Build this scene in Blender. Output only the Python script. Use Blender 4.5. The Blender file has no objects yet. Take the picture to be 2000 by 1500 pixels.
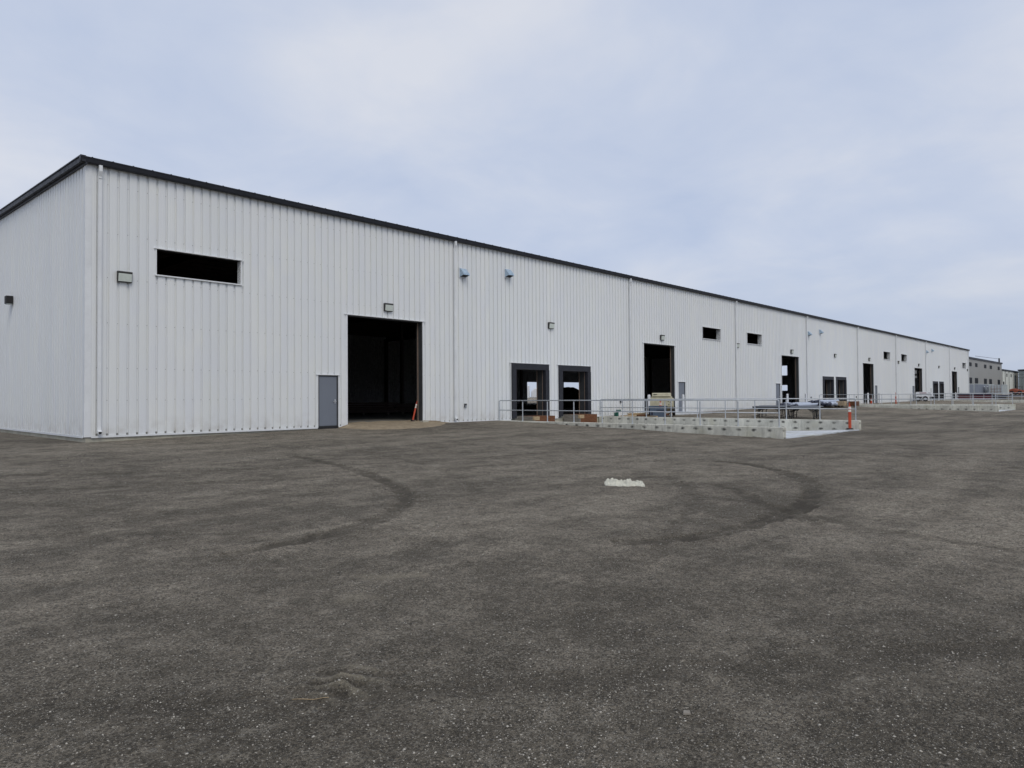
import bpy, math, random
import numpy as np
from mathutils import Vector, Matrix, noise as mnoise
R = math.radians
random.seed(7); rng = np.random.default_rng(7)
S = bpy.context.scene
COL = S.collection

# ------------------------------------------------------------------ camera
cam_d = bpy.data.cameras.new('camera'); cam = bpy.data.objects.new('camera', cam_d); COL.objects.link(cam)
CAMX, CAMY, CAMZ = -7.0163, -25.253, 1.1933
YAW, PITCH, ROLL, FPX = 0.8194, 0.0188, -0.0069, 1366.35
cam_d.sensor_width = 36.0; cam_d.lens = 36.0 * FPX / 2000.0; cam_d.clip_start = 0.05; cam_d.clip_end = 12000
_f = Vector((math.sin(YAW)*math.cos(PITCH), math.cos(YAW)*math.cos(PITCH), math.sin(PITCH)))
_r = Vector((math.cos(YAW), -math.sin(YAW), 0)); _u = _r.cross(_f)
_r2 = _r*math.cos(ROLL) + _u*math.sin(ROLL); _u2 = -_r*math.sin(ROLL) + _u*math.cos(ROLL)
M = Matrix((( _r2.x, _u2.x, -_f.x), (_r2.y, _u2.y, -_f.y), (_r2.z, _u2.z, -_f.z))).to_4x4()
M.translation = Vector((CAMX, CAMY, CAMZ)); cam.matrix_world = M
S.camera = cam
S.render.resolution_x = 1024; S.render.resolution_y = 768

# ------------------------------------------------------------------ world + sun (overcast)
SUN_EL, SUN_AZ = R(48), R(205)          # azimuth measured clockwise from +Y: behind the photographer, to the left
wd = bpy.data.worlds.new("World"); S.world = wd; wd.use_nodes = True
nt = wd.node_tree; nt.nodes.clear()
def N(t, typ, **kw):
    n = t.nodes.new(typ)
    for k, v in kw.items(): setattr(n, k, v)
    return n
out = N(nt, 'ShaderNodeOutputWorld'); bg = N(nt, 'ShaderNodeBackground'); bg.inputs['Strength'].default_value = 0.1
nt.links.new(bg.outputs[0], out.inputs[0])
sky = N(nt, 'ShaderNodeTexSky', sky_type='NISHITA'); sky.sun_disc = False
sky.sun_elevation = SUN_EL; sky.sun_rotation = SUN_AZ
tc = N(nt, 'ShaderNodeTexCoord')
sep = N(nt, 'ShaderNodeSeparateXYZ'); nt.links.new(tc.outputs['Generated'], sep.inputs[0])
def math_n(t, op, a, b=None, clamp=False):
    m = N(t, 'ShaderNodeMath', operation=op); m.use_clamp = clamp
    for i, v in enumerate((a, b)):
        if v is None: continue
        if isinstance(v, (int, float)): m.inputs[i].default_value = v
        else: t.links.new(v, m.inputs[i])
    return m.outputs[0]
zc = math_n(nt, 'MAXIMUM', sep.outputs['Z'], 0.0)
den = math_n(nt, 'ADD', zc, 0.22)
px = math_n(nt, 'DIVIDE', sep.outputs['X'], den); py = math_n(nt, 'DIVIDE', sep.outputs['Y'], den)
cmb = N(nt, 'ShaderNodeCombineXYZ'); nt.links.new(px, cmb.inputs[0]); nt.links.new(py, cmb.inputs[1])
def wnoise(scale, detail, rough, off, dist=0.0):
    mp = N(nt, 'ShaderNodeMapping'); mp.inputs['Location'].default_value = off
    nt.links.new(cmb.outputs[0], mp.inputs[0])
    n = N(nt, 'ShaderNodeTexNoise'); n.inputs['Scale'].default_value = scale; n.inputs['Detail'].default_value = detail
    n.inputs['Roughness'].default_value = rough; n.inputs['Distortion'].default_value = dist
    nt.links.new(mp.outputs[0], n.inputs['Vector']); return n.outputs['Fac']
n1 = wnoise(0.9, 5.0, 0.50, (31.35, 1.73, 0.0), 0.25)
n2 = wnoise(2.3, 5.0, 0.54, (-41.0, 2.0, 2.0), 0.3)
mixn = math_n(nt, 'ADD', math_n(nt, 'MULTIPLY', n1, 0.5), math_n(nt, 'MULTIPLY', n2, 0.5))
rmp = N(nt, 'ShaderNodeValToRGB'); nt.links.new(mixn, rmp.inputs[0])
els = rmp.color_ramp.elements
els[0].position = 0.36; els[0].color = (0.50, 0.58, 0.755, 1)
els[1].position = 0.66; els[1].color = (0.71, 0.74, 0.82, 1)
e = els.new(0.49); e.color = (0.575, 0.64, 0.785, 1)
# a duller lavender band near the horizon
hz = N(nt, 'ShaderNodeMapRange'); hz.inputs['From Min'].default_value = 0.0; hz.inputs['From Max'].default_value = 0.20
hz.inputs['To Min'].default_value = 0.75; hz.inputs['To Max'].default_value = 0.0
nt.links.new(zc, hz.inputs['Value'])
mh = N(nt, 'ShaderNodeMix', data_type='RGBA'); nt.links.new(hz.outputs[0], mh.inputs['Factor'])
nt.links.new(rmp.outputs[0], mh.inputs['A']); mh.inputs['B'].default_value = (0.465, 0.53, 0.665, 1)
cx10 = N(nt, 'ShaderNodeVectorMath', operation='SCALE'); cx10.inputs['Scale'].default_value = 10.0
nt.links.new(mh.outputs['Result'], cx10.inputs[0])
ms = N(nt, 'ShaderNodeMix', data_type='RGBA'); ms.inputs['Factor'].default_value = 0.94
nt.links.new(sky.outputs[0], ms.inputs['A']); nt.links.new(cx10.outputs[0], ms.inputs['B'])
nt.links.new(ms.outputs['Result'], bg.inputs['Color'])
sd = bpy.data.lights.new('sun', 'SUN'); sd.energy = 1.25; sd.angle = R(30); sd.color = (1.0, 0.92, 0.80)
sun = bpy.data.objects.new('sun', sd); COL.objects.link(sun)
dvec = Vector((math.sin(SUN_AZ)*math.cos(SUN_EL), math.cos(SUN_AZ)*math.cos(SUN_EL), math.sin(SUN_EL)))
sun.rotation_euler = dvec.to_track_quat('Z', 'Y').to_euler(); sun.location = (0, -30, 40)
S.view_settings.view_transform = 'Standard'; S.view_settings.look = 'None'
S.view_settings.exposure = 0.0; S.view_settings.gamma = 1.0; S.view_settings.use_curve_mapping = False

# ------------------------------------------------------------------ materials
def mat(name, col, rough=0.6, metal=0.0, spec=0.5):
    m = bpy.data.materials.new(name); m.use_nodes = True
    b = m.node_tree.nodes['Principled BSDF']
    b.inputs['Base Color'].default_value = (*col, 1); b.inputs['Roughness'].default_value = rough
    b.inputs['Metallic'].default_value = metal; b.inputs['Specular IOR Level'].default_value = spec
    return m, m.node_tree, b
def obj_noise(t, scale, vecscale=(1, 1, 1), detail=4, rough=0.55, rot=0.0, loc=(0, 0, 0), world=False):
    if world:
        g = N(t, 'ShaderNodeNewGeometry'); src = g.outputs['Position']
    else:
        g = N(t, 'ShaderNodeTexCoord'); src = g.outputs['Object']
    mp = N(t, 'ShaderNodeMapping'); mp.inputs['Scale'].default_value = vecscale; mp.inputs['Rotation'].default_value = (0, 0, rot)
    mp.inputs['Location'].default_value = loc
    t.links.new(src, mp.inputs[0])
    n = N(t, 'ShaderNodeTexNoise'); n.inputs['Scale'].default_value = scale; n.inputs['Detail'].default_value = detail
    n.inputs['Roughness'].default_value = rough
    t.links.new(mp.outputs[0], n.inputs['Vector']); return n.outputs['Fac']
def mrange(t, v, a, b, c, d):
    r = N(t, 'ShaderNodeMapRange'); t.links.new(v, r.inputs['Value'])
    for k, x in zip(('From Min', 'From Max', 'To Min', 'To Max'), (a, b, c, d)): r.inputs[k].default_value = x
    return r.outputs[0]
def mixc(t, fac, A, B, blend='MIX'):
    m = N(t, 'ShaderNodeMix', data_type='RGBA', blend_type=blend)
    for k, v in (('Factor', fac), ('A', A), ('B', B)):
        if isinstance(v, (int, float)): m.inputs[k].default_value = v
        elif isinstance(v, tuple): m.inputs[k].default_value = (*v, 1)
        else: t.links.new(v, m.inputs[k])
    return m.outputs['Result']
def bump(t, b, h, strength, dist):
    n = N(t, 'ShaderNodeBump'); n.inputs['Strength'].default_value = strength; n.inputs['Distance'].default_value = dist
    t.links.new(h, n.inputs['Height']); t.links.new(n.outputs[0], b.inputs['Normal'])
def worn(name, col, rough=0.6, metal=0.0, amt=0.25, scale=3.0, spec=0.5):
    m, t, b = mat(name, col, rough, metal, spec)
    f = mrange(t, obj_noise(t, scale, detail=6, rough=0.65), 0.3, 0.75, 0.0, 1.0)
    d = tuple(c*(1-amt) for c in col); l = tuple(min(1, c*(1+amt*0.5)) for c in col)
    t.links.new(mixc(t, f, l, d), b.inputs['Base Color'])
    t.links.new(mrange(t, obj_noise(t, scale*2.3), 0.3, 0.7, rough-0.08, min(1, rough+0.12)), b.inputs['Roughness'])
    return m

def siding_mat(name, axis):
    m, t, b = mat(name, (0.72, 0.745, 0.765), 0.42, 0.0, 0.4)
    g = N(t, 'ShaderNodeNewGeometry'); s = N(t, 'ShaderNodeSeparateXYZ'); t.links.new(g.outputs['Position'], s.inputs[0])
    u = s.outputs[axis]
    pid = math_n(t, 'FLOOR', math_n(t, 'DIVIDE', math_n(t, 'SUBTRACT', u, 0.1), 0.9144))
    wn = N(t, 'ShaderNodeTexWhiteNoise', noise_dimensions='1D'); t.links.new(pid, wn.inputs['W'])
    c = mixc(t, wn.outputs['Value'], (0.735, 0.755, 0.745), (0.775, 0.79, 0.775))
    # slight oil-canning tint change between flats, drifting along the height
    rid = math_n(t, 'FLOOR', math_n(t, 'DIVIDE', math_n(t, 'SUBTRACT', u, 0.1), 0.3048))
    cb = N(t, 'ShaderNodeCombineXYZ'); t.links.new(math_n(t, 'MULTIPLY', rid, 3.7), cb.inputs[0])
    t.links.new(math_n(t, 'MULTIPLY', s.outputs['Z'], 0.55), cb.inputs[1])
    nn = N(t, 'ShaderNodeTexNoise'); nn.inputs['Scale'].default_value = 1.0; nn.inputs['Detail'].default_value = 2
    t.links.new(cb.outputs[0], nn.inputs['Vector'])
    c = mixc(t, mrange(t, nn.outputs['Fac'], 0.35, 0.65, 0, 0.6), c, (0.71, 0.735, 0.77))
    st = obj_noise(t, 1.0, (9.0, 9.0, 0.35), detail=5, rough=0.6, world=True)
    c = mixc(t, mrange(t, st, 0.58, 0.82, 0.0, 0.22), c, (0.52, 0.51, 0.47))
    low = mrange(t, s.outputs['Z'], 0.0, 0.7, 1.0, 0.0)
    dirt = math_n(t, 'MULTIPLY', low, mrange(t, obj_noise(t, 3.0, detail=5, world=True), 0.4, 0.7, 0.0, 0.45))
    c = mixc(t, dirt, c, (0.40, 0.37, 0.33))
    t.links.new(c, b.inputs['Base Color'])
    bump(t, b, obj_noise(t, 1.0, (2.2, 2.2, 0.5), detail=2, world=True), 0.25, 0.02)
    return m
M_front = siding_mat('white_ribbed_steel_front', 'X')
M_side = siding_mat('white_ribbed_steel_side', 'Y')
M_trimw = worn('white_trim', (0.74, 0.76, 0.77), 0.45, amt=0.12, scale=1.5)
M_screw = mat('screw_head', (0.30, 0.31, 0.31), 0.5, 0.4)[0]
M_dark = worn('charcoal_metal_trim', (0.022, 0.024, 0.032), 0.5, amt=0.3, spec=0.35)
M_roof = worn('charcoal_roof', (0.03, 0.032, 0.04), 0.55)
M_liner = worn('shade_black_lining', (0.035, 0.036, 0.04), 0.8)  # near black, so the colour itself carries the interior darkness
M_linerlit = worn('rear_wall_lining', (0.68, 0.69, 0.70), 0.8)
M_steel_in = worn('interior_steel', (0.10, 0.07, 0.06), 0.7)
M_jamb = worn('dark_jamb_steel', (0.05, 0.053, 0.056), 0.6, amt=0.35)
M_track = worn('rusty_tan_track', (0.27, 0.20, 0.155), 0.7, amt=0.4, scale=8)
M_seal = worn('black_foam_pad', (0.020, 0.022, 0.030), 0.75, amt=0.35, scale=4)
M_door = worn('grey_painted_door', (0.17, 0.19, 0.225), 0.42, amt=0.06, scale=0.9)
M_chrome = mat('brushed_metal', (0.6, 0.6, 0.6), 0.3, 1.0)[0]
M_galv = worn('galvanised_pipe', (0.50, 0.53, 0.56), 0.45, 0.35, amt=0.2, scale=6)
M_hood = worn('galvanised_hood', (0.45, 0.58, 0.70), 0.35, 0.3, amt=0.35, scale=9)
M_lampb = worn('dark_bronze_housing', (0.035, 0.033, 0.032), 0.5)
M_lens = worn('pale_glass_lens', (0.60, 0.65, 0.60), 0.18, amt=0.12, scale=12)
M_orange = worn('safety_orange', (0.50, 0.065, 0.022), 0.5, amt=0.2)
M_reflect = worn('white_band', (0.75, 0.72, 0.66), 0.45, amt=0.2)
M_black = worn('black_rubber', (0.015, 0.015, 0.016), 0.7)
M_white = worn('white_paint', (0.74, 0.76, 0.79), 0.4, amt=0.12)
M_cream = worn('cream_paint', (0.52, 0.49, 0.35), 0.5, amt=0.3)
M_bin = worn('grey_blue_plastic', (0.10, 0.14, 0.20), 0.5, amt=0.25)
M_green = worn('green_plastic', (0.01, 0.10, 0.07), 0.45)
M_red = worn('dark_red_paint', (0.075, 0.010, 0.016), 0.6)
M_redtxt = worn('red_stripe', (0.22, 0.02, 0.03), 0.5)
M_tarp = worn('dark_navy_tarp', (0.015, 0.02, 0.045), 0.45, amt=0.3)
M_wrap = worn('white_plastic_wrap', (0.44, 0.50, 0.61), 0.35, amt=0.2, scale=5)
M_greytop = worn('grey_table_top', (0.13, 0.145, 0.165), 0.5)
M_contb = worn('grey_blue_steel', (0.25, 0.28, 0.335), 0.55, amt=0.12, scale=0.7)
M_contw = worn('weathered_white_steel', (0.46, 0.50, 0.50), 0.6, amt=0.25, scale=1.2)
M_rust = worn('rusty_steel', (0.22, 0.09, 0.05), 0.8, amt=0.4)
M_equo = worn('orange_paint_faded', (0.40, 0.10, 0.05), 0.55, amt=0.4, scale=2)
M_yellow = worn('yellow_paint_faded', (0.60, 0.45, 0.10), 0.5, amt=0.25)
M_glass = mat('dark_window_glass', (0.012, 0.014, 0.018), 0.6, 0, 0.15)[0]
M_cable = mat('dark_cable', (0.03, 0.03, 0.035), 0.6)[0]
M_plug = mat('tie_hole_plug', (0.05, 0.05, 0.045), 0.9)[0]  # dark plugs in the form-tie holes
M_cloth = worn('dirty_white_cloth', (0.56, 0.55, 0.46), 0.85, amt=0.3, scale=9)

def plain_siding(name, col, period, axis='X'):
    m, t, b = mat(name, col, 0.55)
    g = N(t, 'ShaderNodeNewGeometry'); s = N(t, 'ShaderNodeSeparateXYZ'); t.links.new(g.outputs['Position'], s.inputs[0])
    w = math_n(t, 'SINE', math_n(t, 'MULTIPLY', s.outputs[axis], 2*math.pi/period))
    bump(t, b, w, 0.8, 0.03)
    c = mixc(t, mrange(t, obj_noise(t, 0.4, (1, 1, 0.2), world=True), 0.35, 0.7, 0, 0.5), col, tuple(v*0.88 for v in col))
    t.links.new(c, b.inputs['Base Color']); return m
M_greyb = plain_siding('grey_beige_siding', (0.30, 0.30, 0.285), 0.6)
M_creamb = plain_siding('cream_siding', (0.66, 0.68, 0.63), 1.2)
M_greenb = plain_siding('grey_green_siding', (0.20, 0.235, 0.235), 0.9, 'Y')

def concrete_mat(name, holes, col=(0.66, 0.65, 0.57)):
    m, t, b = mat(name, col, 0.85, 0, 0.25)
    g = N(t, 'ShaderNodeNewGeometry'); s = N(t, 'ShaderNodeSeparateXYZ'); t.links.new(g.outputs['Position'], s.inputs[0])
    big = obj_noise(t, 0.9, detail=6, rough=0.65, world=True)
    c = mixc(t, mrange(t, big, 0.35, 0.68, 0, 1), tuple(v*1.12 for v in col), tuple(v*0.66 for v in col))
    st = obj_noise(t, 2.2, (1, 3.0, 0.5), detail=5, rough=0.7, loc=(3, 1, 0), world=True)
    c = mixc(t, mrange(t, st, 0.48, 0.66, 0, 0.6), c, (0.33, 0.33, 0.29))
    yel = obj_noise(t, 0.8, detail=3, loc=(11, 4, 0), world=True)
    c = mixc(t, mrange(t, yel, 0.55, 0.72, 0, 0.45), c, (0.42, 0.40, 0.26))
    fine = obj_noise(t, 22, detail=6, rough=0.7, world=True)
    c = mixc(t, mrange(t, fine, 0.5, 0.8, 0, 0.35), c, (0.16, 0.16, 0.15))
    h = math_n(t, 'ADD', fine, big)
    if holes:
        # form-tie stains: smudges round each tie hole, two rows
        u = math_n(t, 'DIVIDE', s.outputs['Y'], 0.6096)
        fu = math_n(t, 'MULTIPLY', math_n(t, 'SUBTRACT', math_n(t, 'FRACT', u), 0.5), 0.6096)
        wob = math_n(t, 'MULTIPLY', math_n(t, 'SUBTRACT', obj_noise(t, 9, detail=3, world=True), 0.5), 0.22)
        tot = None
        for z0, rx, rz in ((-0.13, 0.10, 0.06), (-0.42, 0.11, 0.06), (-0.95, 0.07, 0.05)):
            dz = math_n(t, 'DIVIDE', math_n(t, 'SUBTRACT', s.outputs['Z'], z0), rz)
            dx = math_n(t, 'DIVIDE', math_n(t, 'ADD', fu, wob), rx)
            d = math_n(t, 'SQRT', math_n(t, 'ADD', math_n(t, 'MULTIPLY', dx, dx), math_n(t, 'MULTIPLY', dz, dz)))
            v = mrange(t, d, 0.5, 1.25, 1.0, 0.0)
            tot = v if tot is None else math_n(t, 'MAXIMUM', tot, v)
        tot = math_n(t, 'MULTIPLY', tot, mrange(t, obj_noise(t, 1.4, detail=2, loc=(5, 5, 5), world=True), 0.3, 0.55, 0.35, 0.95))
        c = mixc(t, tot, c, (0.10, 0.10, 0.09))
    t.links.new(c, b.inputs['Base Color']); bump(t, b, h, 0.35, 0.01)
    return m
M_wallc = concrete_mat('board_formed_concrete', True)
M_conc = concrete_mat('foundation_concrete', False, (0.50, 0.47, 0.38))
M_slab = concrete_mat('pale_slab_concrete', False, (0.60, 0.63, 0.66))
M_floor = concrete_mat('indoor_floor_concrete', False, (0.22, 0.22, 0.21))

def wood_mat(name, col, axis_scale):
    m, t, b = mat(name, col, 0.8, 0, 0.2)
    g = obj_noise(t, 4, axis_scale, detail=6, rough=0.7)
    c = mixc(t, mrange(t, g, 0.35, 0.7, 0, 1), tuple(v*1.25 for v in col), tuple(v*0.55 for v in col))
    t.links.new(c, b.inputs['Base Color']); bump(t, b, g, 0.3, 0.01); return m
M_brown = wood_mat('brown_weathered_timber', (0.15, 0.065, 0.032), (1, 6, 9))
M_greyw = wood_mat('grey_weathered_timber', (0.22, 0.20, 0.17), (6, 1, 9))
M_tanw = wood_mat('fresh_tan_timber', (0.40, 0.30, 0.18), (3, 3, 9))
M_plyw = wood_mat('plywood_offcut', (0.42, 0.33, 0.22), (1, 4, 1))

def sand_mat():
    m, t, b = mat('tan_sand', (0.30, 0.25, 0.18), 0.95, 0, 0.1)
    f = obj_noise(t, 3, detail=8, rough=0.7, world=True); g2 = obj_noise(t, 60, detail=3, world=True)
    c = mixc(t, mrange(t, f, 0.35, 0.65, 0, 1), (0.36, 0.30, 0.21), (0.24, 0.19, 0.13))
    c = mixc(t, mrange(t, g2, 0.5, 0.75, 0, 0.5), c, (0.13, 0.115, 0.10))
    t.links.new(c, b.inputs['Base Color']); bump(t, b, math_n(t, 'ADD', f, g2), 0.6, 0.02); return m
M_sand = sand_mat()

def gravel_mat():
    m, t, b = mat('grey_brown_gravel', (0.1, 0.095, 0.09), 0.9, 0, 0.2)
    at = N(t, 'ShaderNodeAttribute', attribute_name='track_crevice_shade'); tr = at.outputs['Fac']
    big = obj_noise(t, 0.16, detail=5, rough=0.6, world=True)
    # streaks left by vehicles passing along the yard
    strk = obj_noise(t, 0.55, (0.22, 2.0, 1), detail=5, rough=0.6, rot=-R(43), world=True)
    mid = obj_noise(t, 1.6, detail=6, rough=0.65, loc=(4, 9, 0), world=True)
    fine = obj_noise(t, 26, detail=8, rough=0.75, world=True)
    light = (0.56, 0.49, 0.385); dark = (0.215, 0.186, 0.143)
    co = N(t, 'ShaderNodeAttribute', attribute_name='near_dark').outputs['Fac']
    f = math_n(t, 'ADD', math_n(t, 'MULTIPLY', big, 0.35), math_n(t, 'ADD', math_n(t, 'MULTIPLY', strk, 0.28), math_n(t, 'MULTIPLY', mid, 0.37)))
    c = mixc(t, mrange(t, f, 0.43, 0.57, 0, 1), dark, light)
    c = mixc(t, math_n(t, 'MULTIPLY', co, mrange(t, mid, .35, .6, .9, .55)), c, (0.135, 0.116, 0.086))  # darker tone close to the camera
    c = mixc(t, mrange(t, fine, 0.46, 0.60, 0.0, 0.60), c, (0.085, 0.074, 0.055))
    f2 = obj_noise(t, 7, (1, 1, 1), detail=6, rough=0.75, loc=(2, 2, 0), world=True)
    c = mixc(t, mrange(t, f2, 0.50, 0.62, 0.0, 0.52), c, (0.104, 0.092, 0.070))
    c = mixc(t, mrange(t, f2, 0.46, 0.34, 0.0, 0.50), c, (0.46, 0.415, 0.335))
    # stones: voronoi cells of several sizes, each cell with its own grey
    g = N(t, 'ShaderNodeNewGeometry')
    hs = None
    for sc, thr, amt, bright in ((20, 0.30, 0.7, (0.36, 0.33, 0.275)), (60, 0.60, 0.95, (0.58, 0.53, 0.44)), (125, 1.0, 0.95, (0.52, 0.475, 0.395)), (85, 0.75, 0.6, None)):
        v = N(t, 'ShaderNodeTexVoronoi'); v.inputs['Scale'].default_value = sc; v.inputs['Randomness'].default_value = 1.0
        t.links.new(g.outputs['Position'], v.inputs['Vector'])
        sc3 = N(t, 'ShaderNodeSeparateColor'); t.links.new(v.outputs['Color'], sc3.inputs[0])
        inside = mrange(t, v.outputs['Distance'], 0.28, 0.42, 1.0, 0.0)
        if bright is not None:
            pick = mrange(t, sc3.outputs['Red'], 1-thr*0.45, 1-thr*0.45+0.05, 0.0, 1.0)
            fac = math_n(t, 'MULTIPLY', math_n(t, 'MULTIPLY', inside, pick), amt)
            c = mixc(t, fac, c, mixc(t, sc3.outputs['Green'], bright, tuple(q*0.55 for q in bright)))
        else:
            pick = mrange(t, sc3.outputs['Blue'], 0.6, 0.65, 0.0, 1.0)
            c = mixc(t, math_n(t, 'MULTIPLY', pick, 0.55), c, (0.050, 0.043, 0.033))
        hs = inside if hs is None else math_n(t, 'ADD', hs, inside)
    c = mixc(t, math_n(t, 'MULTIPLY', tr, 0.70), c, (0.082, 0.070, 0.052))  # dark tyre tracks plus painted crevice shade
    pale = N(t, 'ShaderNodeAttribute', attribute_name='pale')
    c = mixc(t, math_n(t, 'MULTIPLY', pale.outputs['Fac'], 0.7), c, (0.44, 0.39, 0.29))  # pale patches, and painted light on the clod crests
    t.links.new(c, b.inputs['Base Color'])
    h = math_n(t, 'ADD', math_n(t, 'MULTIPLY', hs, 0.35), math_n(t, 'ADD', fine, math_n(t, 'MULTIPLY', mid, 1.5)))
    bump(t, b, h, 1.0, 0.035)
    return m
M_gravel = gravel_mat()

# ------------------------------------------------------------------ mesh helper
class MB:
    def __init__(s): s.v = []; s.f = []; s.m = []; s.cur = 0
    def quad(s, *p):
        i = len(s.v); s.v += [tuple(q) for q in p]; s.f.append(tuple(range(i, i+len(p)))); s.m.append(s.cur)
    def box(s, x0, x1, y0, y1, z0, z1, mi=None):
        if mi is not None: s.cur = mi
        i = len(s.v)
        s.v += [(x0,y0,z0),(x1,y0,z0),(x1,y1,z0),(x0,y1,z0),(x0,y0,z1),(x1,y0,z1),(x1,y1,z1),(x0,y1,z1)]
        for f in ((0,3,2,1),(4,5,6,7),(0,1,5,4),(1,2,6,5),(2,3,7,6),(3,0,4,7)):
            s.f.append(tuple(i+k for k in f)); s.m.append(s.cur)
    def prism(s, prof, a0, a1, axis='x'):
        # prof: list of 2D points, extruded along axis between a0 and a1
        n = len(prof); i = len(s.v)
        for a in (a0, a1):
            for (p, q) in prof:
                s.v.append((a, p, q) if axis == 'x' else ((p, a, q) if axis == 'y' else (p, q, a)))
        for k in range(n):
            s.f.append((i+k, i+(k+1) % n, i+n+(k+1) % n, i+n+k)); s.m.append(s.cur)
        s.f.append(tuple(i+k for k in range(n))[::-1]); s.m.append(s.cur)
        s.f.append(tuple(i+n+k for k in range(n))); s.m.append(s.cur)
    def tube(s, p0, p1, r0, r1=None, n=10, cap=True):
        r1 = r0 if r1 is None else r1
        p0 = Vector(p0); p1 = Vector(p1); d = (p1-p0).normalized()
        a = d.orthogonal().normalized(); b_ = d.cross(a); i = len(s.v)
        for p, r in ((p0, r0), (p1, r1)):
            for k in range(n):
                t = 2*math.pi*k/n; s.v.append(tuple(p + a*math.cos(t)*r + b_*math.sin(t)*r))
        for k in range(n):
            s.f.append((i+k, i+(k+1) % n, i+n+(k+1) % n, i+n+k)); s.m.append(s.cur)
        if cap:
            s.f.append(tuple(i+k for k in range(n))[::-1]); s.f.append(tuple(i+n+k for k in range(n))); s.m += [s.cur]*2
    def path(s, pts, r, n=8):
        for a, b_ in zip(pts, pts[1:]): s.tube(a, b_, r, n=n)
    def strut(s, p0, p1, w, h):
        p0 = Vector(p0); p1 = Vector(p1); d = (p1-p0).normalized()
        a = d.cross(Vector((0, 0, 1)));  a = a.normalized() if a.length > 1e-3 else Vector((1, 0, 0))
        c = a.cross(d).normalized(); i = len(s.v)
        for p in (p0, p1):
            for q, r in ((-1,-1),(1,-1),(1,1),(-1,1)): s.v.append(tuple(p + a*q*w/2 + c*r*h/2))
        for f in ((0,1,5,4),(1,2,6,5),(2,3,7,6),(3,0,4,7),(3,2,1,0),(4,5,6,7)):
            s.f.append(tuple(i+k for k in f)); s.m.append(s.cur)
    def build(s, name, mats, parent=None, bevel=0, smooth=False, loc=None):
        me = bpy.data.meshes.new(name)
        off = Vector((0, 0, 0)) if loc is None else Vector(loc)
        me.from_pydata([tuple(Vector(v)-off) for v in s.v] if loc is not None else s.v, [], s.f)
        if not isinstance(mats, (list, tuple)): mats = [mats]
        for m in mats: me.materials.append(m)
        if len(mats) > 1: me.polygons.foreach_set('material_index', s.m)
        if smooth: me.polygons.foreach_set('use_smooth', [True]*len(me.polygons))
        me.update()
        o = bpy.data.objects.new(name, me); COL.objects.link(o)
        if loc is not None: o.location = loc
        if parent: o.parent = parent
        if bevel:
            bm = o.modifiers.new('bevel', 'BEVEL'); bm.width = bevel; bm.segments = 2; bm.limit_method = 'ANGLE'
        return o
def tag(o, label=None, cat=None, group=None, kind=None):
    if label: o['label'] = label
    if cat: o['category'] = cat
    if group: o['group'] = group
    if kind: o['kind'] = kind
    return o
def empty(name, loc, rz=0.0, label=None, cat=None, group=None):
    o = bpy.data.objects.new(name, None); o.location = loc; o.rotation_euler = (0, 0, rz); o.empty_display_size = 0.2
    COL.objects.link(o); return tag(o, label, cat, group)
def copy_tree(o, parent=None):
    c = o.copy(); COL.objects.link(c); c.parent = parent
    for ch in list(o.children): copy_tree(ch, c)
    return c
def place(proto, used, loc, rz, label, scale=None):
    o = proto if not used[0] else copy_tree(proto); used[0] = True
    o.location = loc; o.rotation_euler = (0, 0, rz); o['label'] = label
    if scale: o.scale = scale
    return o

# ------------------------------------------------------------------ ground height
def lerp(x, pts):
    return float(np.interp(x, [p[0] for p in pts], [p[1] for p in pts]))
BPTS = [(-1e4,-.17),(0,-.17),(4,-.12),(8,-.06),(14,-.01),(19,0),(30,0),(45,.05),(55,.12),(70,.18),(85,.2),(110,.3),(135,.4),(155,.85),(175,1.08),(1e4,1.08)]
SPTS = [(-1e4,.018),(0,.018),(20,.030),(60,.034),(110,.034),(140,.02),(160,0),(1e4,0)]
def zg(X, Y):
    return lerp(X, BPTS) - lerp(X, SPTS)*min(max(-Y, 0), 15.5)
FZ = [(0,0),(40,0),(60,.08),(80,.18),(110,.28),(137,.36)]
WZ = [(0,0),(30,0),(69,.2),(115,.3)]
LEN, DEP, HE = 137.6, 45.72, 8.80
WELLS = [(19.12, 27.72), (64.95, 73.65), (110.4, 119.2)]

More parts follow.
